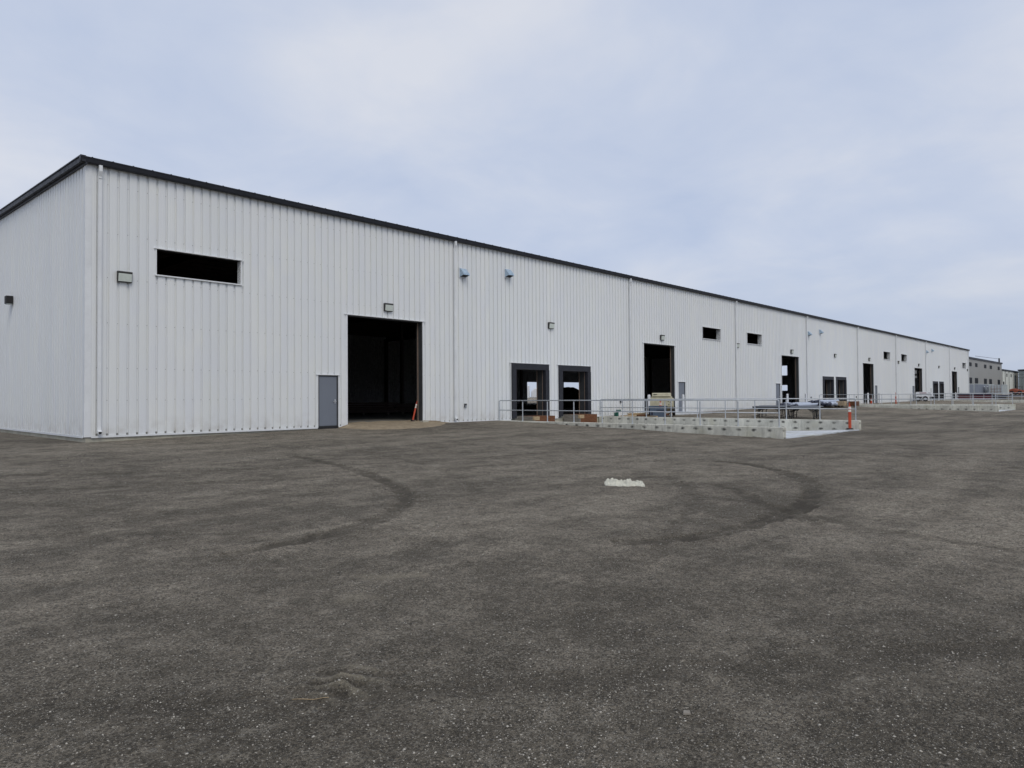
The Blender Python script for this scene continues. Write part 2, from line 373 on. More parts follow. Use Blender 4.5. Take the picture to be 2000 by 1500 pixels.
# ------------------------------------------------------------------ ground sheet
GR = {}
def make_ground():
    def seg(a, b_, st): return list(np.arange(a, b_, st))
    xs = [-6000,-2500,-1000,-400,-200,-100,-60,-40,-28,-20]+seg(-15,-9,.3)+seg(-9,-5.1,.06)+seg(-5.1,-4.3,.02)+seg(-4.3,2,.06)+seg(2,12,.12)+seg(12,31,.24)
    xs += seg(31,64,.9)+seg(64,75,.25)+seg(75,109.5,1.5)+seg(109.5,120.5,.25)+seg(121,180,2.5)+[200,260,400,800,1600,3500,7000]
    ys = [-6000,-2500,-1000,-400,-200,-120,-80,-60,-45,-35]+seg(-30,-24.6,.3)+seg(-24.6,-22.1,.06)+seg(-22.1,-21.35,.02)+seg(-21.35,-17.5,.06)+seg(-17.5,-8,.12)+seg(-8,.5,.2)
    ys += seg(1,50,3.5)+[60,80,120,200,400,1000,2500,6000]
    xs = np.array(xs); ys = np.array(ys)
    X, Y = np.meshgrid(xs, ys)
    B = np.interp(X, [p[0] for p in BPTS], [p[1] for p in BPTS]); Sl = np.interp(X, [p[0] for p in SPTS], [p[1] for p in SPTS])
    Z = B - Sl*np.clip(-Y, 0, 15.5)
    def vnoise(X, Y, sc, seed):
        r = np.random.default_rng(seed); T = r.random((256, 256))
        u = X*sc; v = Y*sc; iu = np.floor(u).astype(int); iv = np.floor(v).astype(int); fu = u-iu; fv = v-iv
        fu = fu*fu*(3-2*fu); fv = fv*fv*(3-2*fv)
        g = lambda a, b_: T[a % 256, b_ % 256]
        return (g(iu,iv)*(1-fu)+g(iu+1,iv)*fu)*(1-fv)+(g(iu,iv+1)*(1-fu)+g(iu+1,iv+1)*fu)*fv - .5
    near = np.clip(1-np.hypot(X+3, Y+18)/60, 0, 1)
    away = np.clip(-Y/1.5, 0, 1)
    Z += near*away*(0.05*vnoise(X,Y,.35,1)+.022*vnoise(X,Y,1.3,2)+.012*vnoise(X,Y,4,3)+.010*vnoise(X,Y,9,4))
    track_crevice_shade = np.zeros_like(X); pale = np.zeros_like(X)
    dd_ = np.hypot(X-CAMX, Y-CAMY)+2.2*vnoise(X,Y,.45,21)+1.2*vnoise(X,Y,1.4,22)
    near_dark = np.clip((8.6-dd_)/3.4, 0, 1)  # darker gravel tone, fading out a few metres from the camera
    def dseg(px, py, a, b_):
        dx, dy = b_[0]-a[0], b_[1]-a[1]; L2 = dx*dx+dy*dy+1e-9
        t = np.clip(((px-a[0])*dx+(py-a[1])*dy)/L2, 0, 1)
        return np.hypot(px-a[0]-t*dx, py-a[1]-t*dy)
    def smooth(pts):
        out = []; P = [pts[0]]+list(pts)+[pts[-1]]
        for i in range(1, len(P)-2):
            for k in range(5):
                t = k/5; p0, p1, p2, p3 = [np.array(P[i+j], float) for j in (-1, 0, 1, 2)]
                out.append(.5*((2*p1)+(-p0+p2)*t+(2*p0-5*p1+4*p2-p3)*t*t+(-p0+3*p1-3*p2+p3)*t**3))
        out.append(np.array(P[-2], float)); return out
    def rut(pts, w, amt, depth):
        pts = smooth(pts); d = np.full(X.shape, 1e3)
        lo = np.min(pts, axis=0)-1.5; hi = np.max(pts, axis=0)+1.5
        mk = (X > lo[0]) & (X < hi[0]) & (Y > lo[1]) & (Y < hi[1])
        xx, yy = X[mk], Y[mk]; dd = np.full(xx.shape, 1e3)
        for a, b_ in zip(pts, pts[1:]): dd = np.minimum(dd, dseg(xx, yy, a, b_))
        w = w*.78
        d[mk] = dd + .09*vnoise(X,Y,3.1,8)[mk] + .10*vnoise(X,Y,11,9)[mk]
        v = np.clip((w-d)/(.20*w), 0, 1)
        rim = np.exp(-((d-w*1.15)/(.25*w))**2)
        nonlocal Z, track_crevice_shade, pale
        track_crevice_shade = np.maximum(track_crevice_shade, v*amt*np.clip(.95+.8*vnoise(X,Y,1.6,6)+.9*vnoise(X,Y,14,16), 0, 1.3))
        Z = Z - depth*v*(1+.8*vnoise(X,Y,16,18)) + rim*depth*.9
    W = .17
    rut([(8.82,-17.25),(8.4,-18.4),(6.91,-19.95),(5.22,-20.85),(3.5,-21.3),(2.07,-21.38),(.68,-21.35),(.03,-21.1),(-.4,-20.8)], .24, 1.0, .014)
    rut([(2.3,-21.9),(2.9,-21.2),(3.5,-20.6),(4.4,-19.9),(4.9,-19.2)], W, .75, .010)
    rut([(3.6,-19.6),(3.25,-20.72),(2.6,-22.0),(2.12,-23.3),(1.7,-25)], W, .6, .008)
    rut([(5.4,-18.0),(3.4,-19.6),(1.9,-20.3),(.4,-20.9),(-1.0,-21.5)], .16, .55, .008)
    rut([(2.6,-8.0),(2.42,-9.32),(1.86,-12.37),(1,-14.75),(.31,-16),(-.79,-17.1),(-1.9,-17.7),(-3.6,-18.0)], .21, .85, .012)
    rut([(4.6,-8.4),(4.2,-10.6),(3.3,-13.2),(2.2,-15.6),(.6,-17.2)], .15, .35, .006)
    rut([(-9,-4.0),(-4.5,-7.4),(0,-10.3),(6,-12.4),(13,-13.2)], .2, .45, .008)
    rut([(-10,-7.5),(-6,-9.7),(-2,-11.6),(5,-14.0),(14,-16.2),(24,-17.6)], .2, .4, .008)
    rut([(-6,1.5),(-3.5,-1.5),(-3.2,-4),(-4.4,-6.5)], .25, .6, .01)
    rut([(12,-3),(16,-5),(20,-8.5),(24,-14.5),(30,-18.4),(45,-20)], .22, .45, .01)
    rut([(13.5,-1.8),(17.6,-4),(21.4,-7),(25.4,-16)], .22, .3, .01)
    for k in range(16):
        a = rng.uniform(-8, 10); b0 = rng.uniform(-22, -4); L = rng.uniform(4, 14); th = -R(43)+rng.uniform(-.35, .35)
        c, s_ = math.cos(th), math.sin(th); bend = rng.uniform(-1, 1)
        rut([(a, b0), (a+L*.5*c-bend*s_, b0+L*.5*s_+bend*c), (a+L*c, b0+L*s_)], rng.uniform(.1,.2), rng.uniform(.15,.42), .006)
    # churned clods in the foreground, light crests and shaded creases put into the colour
    cx, cy = -4.70, -21.72
    th = -R(43); U = (X-cx)*math.cos(th)+(Y-cy)*math.sin(th); V = -(X-cx)*math.sin(th)+(Y-cy)*math.cos(th)
    bl = np.clip(1.25-np.hypot(U/.24, V/.26), 0, 1)
    Z += bl*(.014*np.sin(V*42+U*10+5*vnoise(X,Y,5,5))+.022*vnoise(X,Y,8,12)+.026*vnoise(X,Y,19,13))
    pale = np.maximum(pale, np.clip(bl*1.1*(np.sin(V*42+U*10+5*vnoise(X,Y,5,5)))+bl*1.5*vnoise(X,Y,19,13), 0, .75))
    track_crevice_shade = np.maximum(track_crevice_shade, np.clip(bl*1.3*(-np.sin(V*42+U*10+5*vnoise(X,Y,5,5)))-bl*1.2*vnoise(X,Y,19,13), 0, .9))  # crevice shade painted dark, sharing the tyre track mask
    def palespot(x, y, rx, ry, a):
        U = (X-x)*math.cos(th)+(Y-y)*math.sin(th); V = -(X-x)*math.sin(th)+(Y-y)*math.cos(th)
        nonlocal pale
        pale = np.maximum(pale, a*np.clip(1.3-np.hypot(U/rx, V/ry)+1.6*vnoise(X,Y,6,15), 0, 1))
    palespot(-3.63,-20.33,.16,.13,.45); palespot(-3.0,-20.0,.30,.10,.6); palespot(-5.6,-22.6,.2,.1,.2)
    # under the building and in the truck wells the ground sheet drops out of sight
    Z[(X > .15) & (X < LEN-.15) & (Y > .15) & (Y < DEP-.2)] -= .35
    for a, b_ in WELLS:
        Z[(X > a-.02) & (X < b_+.02) & (Y > -14.75) & (Y < .2)] -= 1.6
    GR.update(xs=xs, ys=ys, Z=Z, vn=vnoise)
    ny, nx = X.shape
    V3 = np.stack([X.ravel(), Y.ravel(), Z.ravel()], 1)
    idx = np.arange(nx*ny).reshape(ny, nx)
    Fc = np.stack([idx[:-1,:-1].ravel(), idx[:-1,1:].ravel(), idx[1:,1:].ravel(), idx[1:,:-1].ravel()], 1)
    me = bpy.data.meshes.new('gravel_ground'); me.vertices.add(len(V3)); me.vertices.foreach_set('co', V3.ravel())
    me.loops.add(Fc.size); me.loops.foreach_set('vertex_index', Fc.ravel().astype(np.int32))
    me.polygons.add(len(Fc)); me.polygons.foreach_set('loop_start', np.arange(0, Fc.size, 4, dtype=np.int32))
    me.polygons.foreach_set('use_smooth', np.ones(len(Fc), bool))
    me.update(calc_edges=True)
    for nm, ar in (('track_crevice_shade', track_crevice_shade), ('pale', pale), ('near_dark', near_dark)):
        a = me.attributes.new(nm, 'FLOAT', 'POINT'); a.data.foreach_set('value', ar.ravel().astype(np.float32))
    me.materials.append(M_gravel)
    o = bpy.data.objects.new('ground', me); COL.objects.link(o); tag(o, kind='structure'); return o
ground = make_ground()
bpy.context.view_layer.update()
_dg = bpy.context.evaluated_depsgraph_get()
def zhit(x, y):
    ok, loc, _, _ = ground.ray_cast(Vector((x, y, 50)), Vector((0, 0, -1)))
    return loc.z if ok else zg(x, y)

# loose pebbles on the near ground (uncountable)
def make_pebbles(n=230000):
    octa = np.array([(1,0,0),(0,1,0),(-1,0,0),(0,-1,0),(0,0,1),(0,0,-1)], float)
    fc = np.array([(0,1,4),(1,2,4),(2,3,4),(3,0,4),(1,0,5),(2,1,5),(3,2,5),(0,3,5)])
    d = 1.3+21*rng.random(n)**1.45; a = YAW+rng.uniform(-1.0, .95, n)
    x = CAMX+d*np.sin(a); y = CAMY+d*np.cos(a)
    dens = .55+1.3*GR['vn'](x, y, .7, 31)+.9*GR['vn'](x, y, 2.6, 32)+.5*np.clip((7.5-d)/5, -.6, .6)
    k = (y < -3) & (rng.random(n) < dens) & ~((x > 2.9) & (x < 4.8) & (y > -18.8) & (y < -17))
    x, y, d = x[k], y[k], d[k]; n = len(x)
    ix = np.clip(np.searchsorted(GR['xs'], x)-1, 0, len(GR['xs'])-2); iy = np.clip(np.searchsorted(GR['ys'], y)-1, 0, len(GR['ys'])-2)
    fx = (x-GR['xs'][ix])/(GR['xs'][ix+1]-GR['xs'][ix]); fy = (y-GR['ys'][iy])/(GR['ys'][iy+1]-GR['ys'][iy]); Z = GR['Z']
    z = (Z[iy,ix]*(1-fx)+Z[iy,ix+1]*fx)*(1-fy)+(Z[iy+1,ix]*(1-fx)+Z[iy+1,ix+1]*fx)*fy
    r = np.clip(rng.lognormal(math.log(.0036), .38, n), .0018, .0085)*np.where(d > 6, 1.0+.07*(d-6), 1.0)
    sc = np.stack([rng.uniform(.7,1.5,n), rng.uniform(.7,1.3,n), rng.uniform(.4,.8,n)], 1)*r[:,None]
    P = octa[None]*sc[:,None,:]*(1+.22*rng.standard_normal((n, 6, 1)))
    t = rng.uniform(0, 6.28, n); c, s_ = np.cos(t)[:,None], np.sin(t)[:,None]
    X = P[:,:,0]*c-P[:,:,1]*s_+x[:,None]; Y = P[:,:,0]*s_+P[:,:,1]*c+y[:,None]; ZZ = P[:,:,2]+(z+sc[:,2]*.2)[:,None]
    V = np.stack([X, Y, ZZ], 2).reshape(-1, 3); F = (fc[None]+6*np.arange(n)[:,None,None]).reshape(-1, 3)
    me = bpy.data.meshes.new('loose_gravel'); me.vertices.add(len(V)); me.vertices.foreach_set('co', V.ravel())
    me.loops.add(F.size); me.loops.foreach_set('vertex_index', F.ravel().astype(np.int32))
    me.polygons.add(len(F)); me.polygons.foreach_set('loop_start', np.arange(0, F.size, 3, dtype=np.int32)); me.update(calc_edges=True)
    for nm, c_ in (('grey_pebble', (.24,.22,.185)), ('dark_pebble', (.06,.055,.047)), ('pale_pebble', (.46,.43,.37)), ('whitish_pebble', (.58,.54,.46))): me.materials.append(worn(nm, c_, .8, amt=.3, scale=30))
    me.polygons.foreach_set('material_index', np.repeat(rng.choice(4, n, p=[.52,.25,.22,.01]), 8).astype(np.int32))
    o = bpy.data.objects.new('loose_gravel', me); COL.objects.link(o)
    tag(o, 'small loose pebbles scattered over the near part of the yard', 'gravel', kind='stuff')
make_pebbles()

# ------------------------------------------------------------------ warehouse
BAYS = [(9.83,13.92,.12,4.73),(32.83,36.80,.13,4.73),(55.62,59.65,.16,4.80),(78.80,82.75,.22,4.82),(101.30,105.40,.32,4.86),(124.3,128.1,.38,4.90)]
WINS = [(2.17,5.16,5.49,6.37),(40.94,43.82,5.51,6.36),(48.57,51.42,5.52,6.39),(86.88,89.65,5.58,6.48),(94.78,97.45,5.58,6.48),(132.5,135.2,5.64,6.53)]
DOCKS = [(19.94,22.97,.10,3.0),(23.85,26.84,.10,3.0),(65.82,68.93,.25,3.08),(69.71,72.82,.25,3.10),(111.45,114.5,.36,3.13),(115.45,118.2,.36,3.14)]
DOORS = [(8.43,9.37,.05,2.15),(37.32,38.25,.06,2.19),(54.27,55.22,.09,2.24),(83.2,84.1,.20,2.28),(100.1,101.05,.30,2.33),(128.75,129.55,.36,2.36)]
WH = empty('warehouse', (0, 0, 0), 0, 'very long white ribbed metal warehouse with dark roof edge and open doorways', 'warehouse')

PER = .3048
def prof_points(L, shift):
    base = [(-.042,0.0),(-.030,-.052),(.030,-.052),(.042,0.0),(.105,0.0),(.113,.004),(.127,.004),(.135,0.0),(.178,0.0),(.186,.004),(.200,.004),(.208,0.0)]
    pts = []; k = -1
    while k*PER+shift < L+PER:
        for u, d in base: pts.append((k*PER+shift+u, d))
        k += 1
    pts = [p for p in pts if 0.09 < p[0] < L-.09]
    return [(0.0, 0.0), (.085, 0.0)]+pts+[(L-.085, 0.0), (L, 0.0)]
def siding(L, openings, zb, zt, place_fn, shift=.05):
    pts = prof_points(L, shift); us = [p[0] for p in pts]; ds = [p[1] for p in pts]
    extra = sorted({e_ for o in openings for e_ in (o[0], o[1])})
    allu = sorted(set(us+extra)); mb = MB()
    for a, b_ in zip(allu, allu[1:]):
        if b_-a < 1e-5: continue
        da = float(np.interp(a, us, ds)); db = float(np.interp(b_, us, ds)); mid = (a+b_)/2
        cuts = sorted([(o[2], o[3]) for o in openings if o[0] < mid < o[1]])
        z = zb; iv = []
        for c0, c1 in cuts:
            if c0 > z+.02: iv.append((z, c0, False))
            z = c1
        iv.append((z, None, True))
        for z0, z1, top in iv:
            za, zb_ = (zt(a), zt(b_)) if top else (z1, z1)
            mb.quad(place_fn(a, da, z0), place_fn(b_, db, z0), place_fn(b_, db, zb_), place_fn(a, da, za))
    return mb
ops = [(a, b_, -.01 if z0 < .5 else z0, z1) for a, b_, z0, z1 in BAYS+WINS+DOCKS+DOORS]
mbf = siding(LEN, ops, 0.0, lambda u: HE+.1, lambda u, d, z: (u, -d, z))
# screw heads in the grooves of the nearer half
for k in range(0, 150):
    u = .05+k*PER+.002
    for j, z in enumerate((8.25, 6.69, 5.19, 3.71, 2.24, 1.19)):
        zz = z+rng.normal(0, .012)
        if any(o[0]-.03 < u < o[1]+.03 and o[2]-.05 < zz < o[3]+.05 for o in ops): continue
        mbf.cur = 1; r = .012
        c = Vector((u+rng.normal(0, .003), .028, zz))
        ring = [(c.x+r*math.cos(q*math.pi/3), .043, c.z+r*math.sin(q*math.pi/3)) for q in range(6)]
        mbf.quad(*ring)
        for q in range(6):
            a, b_ = ring[q], ring[(q+1) % 6]; mbf.quad(a, b_, (b_[0], .053, b_[2]), (a[0], .053, a[2]))
mbf.build('front_wall', [M_front, M_screw], WH)
RS = .03
def ztop_side(u): return HE+.1+RS*min(u, DEP-u)
siding(DEP, [], 0.0, ztop_side, lambda u, d, z: (d*-1*-1*-1 if False else -d, u, z)).build('end_wall', M_side, WH)
# far end wall with the openings that show through the building
eops = [(31.9, 36.5, 5.32, 7.33), (31.9, 36.5, 2.15, 3.3), (8.1, 10.4, 4.97, 5.6), (8.1, 10.4, 4.2, 4.62)]
siding(DEP, eops, 0.0, ztop_side, lambda u, d, z: (LEN+d, u, z)).build('end_wall', M_side, WH)
rops = [(72.3, 76.9, -.01, 3.48), (81.15, 86.0, -.01, 3.53)]
siding(LEN, rops, 0.0, lambda u: HE+.1, lambda u, d, z: (u, DEP+d, z)).build('rear_wall', M_linerlit, WH)
# foundation strip and floor
fb = MB()
fb.box(.03, LEN-.03, .03, .30, -1.4, -.012); fb.box(.03, .30, .30, DEP-.03, -.6, -.012); fb.box(LEN-.3, LEN-.03, .30, DEP-.03, -.6, -.012)
fb.build('foundation', M_conc, WH)
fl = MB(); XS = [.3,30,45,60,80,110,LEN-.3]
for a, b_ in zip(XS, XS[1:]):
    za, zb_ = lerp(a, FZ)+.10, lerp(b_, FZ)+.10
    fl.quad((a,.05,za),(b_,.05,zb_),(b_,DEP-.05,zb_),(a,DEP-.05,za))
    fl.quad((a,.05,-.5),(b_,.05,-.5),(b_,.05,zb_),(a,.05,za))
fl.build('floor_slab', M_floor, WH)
# roof
rf = MB(); ry = DEP/2; zr = HE+.16
rf.quad((-.12,-.12,zr),(LEN+.12,-.12,zr),(LEN+.12,ry,zr+RS*ry),(-.12,ry,zr+RS*ry))
rf.quad((-.12,ry,zr+RS*ry),(LEN+.12,ry,zr+RS*ry),(LEN+.12,DEP+.12,zr),(-.12,DEP+.12,zr))
u = .14
while u < LEN:
    rf.box(u-.022, u+.022, -.20, -.02, zr+.02, zr+.045); rf.prism([(-.20, zr+.01),(-.20, zr+.045),(ry, zr+RS*ry+.07),(ry, zr+RS*ry+.001)], u-.02, u+.02, 'x'); u += .6096
rf.build('roof', M_roof, WH)
li = MB()  # lining sheets, coloured near black to darken the inside
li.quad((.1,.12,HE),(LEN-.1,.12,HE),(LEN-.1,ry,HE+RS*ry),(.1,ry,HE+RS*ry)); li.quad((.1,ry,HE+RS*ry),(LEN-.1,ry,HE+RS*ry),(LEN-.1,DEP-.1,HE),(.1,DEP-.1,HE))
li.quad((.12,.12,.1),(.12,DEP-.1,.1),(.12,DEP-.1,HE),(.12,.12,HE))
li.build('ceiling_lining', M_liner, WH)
# eave gutter and rake trim
gt = MB()
gp = [(-.035, zr+.012),(-.205, zr+.012),(-.215, zr-.02),(-.185, zr-.14),(-.15, zr-.165),(-.035, zr-.165)]
gt.prism(gp, -.20, LEN+.20, 'x'); gt.box(-.205, LEN+.205, -.225, -.205, zr-.012, zr+.022)
gt.build('eave_gutter', M_dark, WH)
rk = MB()
def rake(x0, x1, za, zb_):
    for ya, yb in ((-.20, ry), (ry, DEP+.2)):
        h = lambda y: zr+RS*(min(y, DEP-y))
        i = len(rk.v)
        for y in (ya, yb):
            for x, z in ((x0, za), (x1, za), (x1, zb_), (x0, zb_)): rk.v.append((x, y, h(y)+z))
        for f in ((0,1,5,4),(1,2,6,5),(2,3,7,6),(3,0,4,7),(3,2,1,0),(4,5,6,7)): rk.f.append(tuple(i+k for k in f)); rk.m.append(0)
for sgn in (0, 1):
    rk = MB()
    X0 = (lambda a: -a) if sgn == 0 else (lambda a: LEN+a)
    a, b_ = sorted((X0(.045), X0(.17))); rake(a, b_, -.145, .015)
    a, b_ = sorted((X0(.045), X0(.20))); rake(a, b_, .018, .055)
    a, b_ = sorted((X0(.006), X0(.06))); rake(a, b_, -.22, -.147)
    rk.build('rake_trim', M_dark, WH)
# white trims
tr = MB(); tr.box(-.012, .17, -.016, -.004, .0, HE-.02); tr.box(-.016, -.004, -.004, .13, .0, HE-.02); tr.build('corner_trim', M_trimw, WH)
tr = MB(); tr.box(LEN-.14, LEN+.02, -.018, -.005, .04, HE-.02); tr.build('corner_trim', M_trimw, WH)
spans = []; edges = sorted([(a, b_) for a, b_, z0, z1 in ops if z0 < .5]); x = .18
for a, b_ in edges: spans.append((x, a-.03)); x = b_+.03
spans.append((x, LEN))
for a, b_ in spans:
    if b_-a > .3: tr = MB(); tr.box(a, b_, -.03, -.006, -.03, .035); tr.build('base_trim', M_trimw, WH)
tr = MB(); tr.box(-.03, -.006, .14, DEP, -.03, .035); tr.build('base_trim', M_trimw, WH)

# personnel doors
for i, (a, b_, z0, z1) in enumerate(DOORS):
    d = MB(); d.box(a+.05, b_-.05, .02, .065, z0+.02, z1-.05)
    dd = d.build('door', M_door, WH); tag(dd, 'grey steel door')
    h = MB(); hx = b_-.13; hz_ = z0+1.02
    h.tube((hx, .02, hz_), (hx, -.045, hz_), .026, n=10); h.tube((hx, -.04, hz_), (hx-.12, -.045, hz_-.008), .011, n=8); h.box(hx-.03, hx+.03, .012, .0199, hz_-.09, hz_+.09)
    h.build('handle', M_chrome, dd)
    for q in (.25, 1.05, 1.85):
        hg = MB(); hg.box(a+.035, a+.06, .008, .0195, z0+q-.05, z0+q+.05); hg.build('hinge', M_jamb, dd)
    fr = MB(); fr.box(a, a+.045, -.012, .10, z0-.05, z1); fr.box(b_-.045, b_, -.012, .10, z0-.05, z1); fr.box(a+.045, b_-.045, -.012, .10, z1-.045, z1)
    fr.build('door_frame', M_jamb, WH)
    w = MB(); w.box(a-.055, a-.002, -.020, .01, z0-.04, z1); w.box(b_+.002, b_+.055, -.020, .01, z0-.04, z1); w.box(a-.10, b_+.10, -.05, .008, z1+.003, z1+.03)
    w.build('door_trim', M_trimw, WH)
    s_ = MB(); s_.box(a, b_, -.02, .12, z0-.12, z0-.001); s_.build('sill', M_black, WH)
# overhead doorways
for i, (a, b_, z0, z1) in enumerate(BAYS):
    w = MB(); w.box(a-.07, a-.001, -.022, .006, .036, z1+.002); w.box(b_+.001, b_+.07, -.022, .006, .036, z1+.002); w.box(a-.16, b_+.16, -.05, .006, z1+.004, z1+.035)
    w.build('doorway_trim', M_trimw, WH)
    j = MB(); j.box(b_-.03, b_-.001, .008, .30, z0-.1, z1); j.box(a+.001, a+.03, .008, .30, z0-.1, z1); j.box(a+.03, b_-.03, .008, .30, z1-.04, z1)
    j.build('door_jamb', M_jamb, WH)
    q = MB(); q.box(b_-.065, b_-.031, .27, .30, z0-.1, z1-.05); q.build('door_track', M_track, WH)
    q = MB(); q.box(a+.04, a+.14, .32, .40, z0, z1+.3); q.build('track_bracket', M_galv if i == 1 else M_black, WH); q = MB()
    q.box(b_-.09, b_-.04, .335, .36, z0, z1+.3) if i != 1 else None
    if i != 1: q.build('track_bracket', M_black, WH)
# windows (openings without glass)
for i, (a, b_, z0, z1) in enumerate(WINS):
    w = MB(); w.box(a-.04, a-.001, -.022, .006, z0-.002, z1); w.box(b_+.001, b_+.04, -.022, .006, z0-.002, z1); w.box(a-.09, b_+.09, -.055, .006, z1+.003, z1+.03); w.box(a-.06, b_+.06, -.06, .10, z0-.045, z0-.004)
    ww = w.build('window_frame', M_trimw, WH)
    p = MB(); p.box(b_-.012, b_-.001, .008, .24 if i == 0 else .34, z0, z1)
    m_, t_, b__ = (M_perf, None, None) if i else mat('perforated_white_plate', (.7, .72, .72), .5)
    if i == 0:
        v = N(t_, 'ShaderNodeTexVoronoi'); v.inputs['Scale'].default_value = 16; g_ = N(t_, 'ShaderNodeNewGeometry'); t_.links.new(g_.outputs['Position'], v.inputs['Vector'])
        t_.links.new(mixc(t_, mrange(t_, v.outputs['Distance'], .25, .36, 1, 0), (.7,.72,.72), (.10,.10,.11)), b__.inputs['Base Color']); M_perf = m_
    p.build('perforated_plate', M_perf, ww)
    j = MB(); j.box(a+.001, a+.012, .008, .20, z0, z1); j.box(a, b_, .008, .20, z1-.012, z1-.001); j.build('reveal', M_liner, ww)
# dock seals
for i, (a, b_, z0, z1) in enumerate(DOCKS):
    w = MB(); w.box(a-.06, a-.002, -.03, .006, z0-.06, z1+.002); w.box(b_+.002, b_+.06, -.03, .006, z0-.06, z1+.002); w.box(a-.12, b_+.12, -.06, .006, z1+.004, z1+.035)
    w.build('dock_trim', M_trimw, WH)
    s_ = MB(); s_.box(a, b_, -.09, .12, z1-.32, z1); hd = s_.build('dock_header_pad', M_seal, WH)
    for x0 in (a, b_-.32):
        s_ = MB(); s_.box(x0, x0+.32, -.11, .12, z0-.02, z1-.323); s_.build('dock_side_pad', M_seal, WH)
    j = MB(); j.box(b_-.32, b_-.29, .122, .55, z0, z1-.3); j.box(a+.29, a+.32, .122, .55, z0, z1-.3); j.box(a+.32, b_-.32, .122, .5, z1-.33, z1-.3)
    j.build('dock_jamb', M_jamb, WH)
    q = MB(); q.box(b_-.350, b_-.322, .52, .55, z0, z1-.34); q.box(b_-.340, b_-.324, .124, .14, z0, z1-.34); q.build('door_track', M_track, WH)
# interior frames
sf = MB(); x = 7.6
while x < LEN-2:
    if not any(a-.3 < x < b_+.3 for a, b_, _, _ in BAYS+DOCKS+DOORS):
        for yy in (.35, DEP-.6):
            sf.box(x-.12, x+.12, yy, yy+.02, .1, HE-.3); sf.box(x-.12, x+.12, yy+.38, yy+.40, .1, HE-.3); sf.box(x-.008, x+.008, yy+.02, yy+.38, .1, HE-.3)
        sf.box(x-.1, x+.1, .4, DEP-.4, HE-.62, HE-.6); sf.box(x-.008, x+.008, .4, DEP-.4, HE-.6, HE-.05)
    x += 7.62
for yy in np.arange(1.5, DEP-1, 1.52): sf.box(.4, LEN-.4, yy, yy+.06, HE-.24+RS*min(yy, DEP-yy), HE-.03+RS*min(yy, DEP-yy))
for x in np.arange(15.2, LEN, 15.24): sf.box(x-.1, x+.1, 22.6, 22.8, .1, HE)
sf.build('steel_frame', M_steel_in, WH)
# downspouts
def downspout(x, zb):
    d = MB(); w = .050; y0, y1 = -.13, -.04
    d.box(x-w, x+w, y0, y1, zb+.16, HE-.42)
    for z in (3.1, 6.0): d.box(x-w-.003, x+w+.003, y0-.003, y1+.003, z, z+.03)
    o = d.build('downspout', M_trimw, WH)
    e_ = MB(); e_.prism([(y0, HE-.44),(y1, HE-.44),(y1, HE-.38),(-.10, HE-.22),(-.10, zr-.166),(-.20, zr-.166),(-.20, HE-.20),(y0, HE-.36)], x-w+.003, x+w-.003, 'x')
    e_.build('top_elbow', M_trimw, o)
    k = MB(); k.prism([(y1, zb+.20),(y0-.003, zb+.20),(y0-.01, zb+.10),(y0-.10, zb+.055),(y0-.07, zb-.03),(y1-.02, zb+.04)], x-w-.004, x+w+.004, 'x')
    k.build('outlet_elbow', M_trimw, o)
    h = MB(); h.quad((x-w+.01, y0-.103, zb+.045),(x+w-.01, y0-.103, zb+.045),(x+w-.01, y0-.077, zb-.022),(x-w+.01, y0-.077, zb-.022)); h.build('outlet', M_black, o)
for i, x in enumerate([.385]+[15.24*k+.66 for k in range(1, 9)]+[LEN-.35]):
    downspout(x, max(.12, lerp(x, FZ)+.12))

# ------------------------------------------------------------------ wall lamps
def lamp_proto():
    r = empty('wall_lamp', (0,0,0), 0, None, 'wall lamp', 'lamps along the warehouse front')
    h = MB(); h.cur = 0
    h.prism([(0,.36),(-.12,.36),(-.135,.34),(-.135,.31),(-.122,.30),(-.088,.01),(-.03,0),(0,0)], -.225, .225, 'x')
    h.build('housing', M_lampb, r, bevel=.008)
    l = MB(); l.prism([(-.119,.285),(-.140,.282),(-.108,.022),(-.090,.03)], -.205, .205, 'x')
    l.build('lens', M_lens, r, bevel=.006); return r
lp = lamp_proto(); lu = [False]
LAMPS = [(1.14,5.09,'wall lamp beside the corner downspout, left of the big high opening'),
 (11.93,5.04,'wall lamp above the nearest large doorway'),
 (23.20,5.02,'wall lamp above the nearest pair of dock openings'),
 (35.10,5.03,'wall lamp above the doorway with the cream machine'),
 (46.65,5.06,'wall lamp close to the downspout between the two middle high openings'),
 (57.9,5.05,'wall lamp above the tall doorway behind the folding tables'),
 (69.5,5.12,'wall lamp above the middle pair of dock openings'),
 (81.1,5.14,'wall lamp above the doorway left of the far orange marker post'),
 (93.3,5.18,'wall lamp between the two far high openings'),
 (103.5,5.12,'wall lamp above the doorway with the white towed machine'),
 (115.4,5.15,'wall lamp above the farthest pair of dock openings'),
 (126.3,5.22,'wall lamp above the farthest doorway'),
 (136.4,5.18,'last wall lamp at the far corner of the building')]
for x, z, lb in LAMPS: place(lp, lu, (x, -.012, z), 0, lb)
# black box lamp on the left end wall
r = empty('wall_lamp', (-.01, 9.58, 5.17), 0, 'small black box lamp on the left end wall', 'wall lamp')
b_ = MB(); b_.box(-.24, 0, -.16, .16, .02, .34); b_.build('housing', M_black, r, bevel=.012)
b_ = MB(); b_.box(-.21, -.03, -.13, .13, -.008, .019); b_.build('lens', M_lens, r)
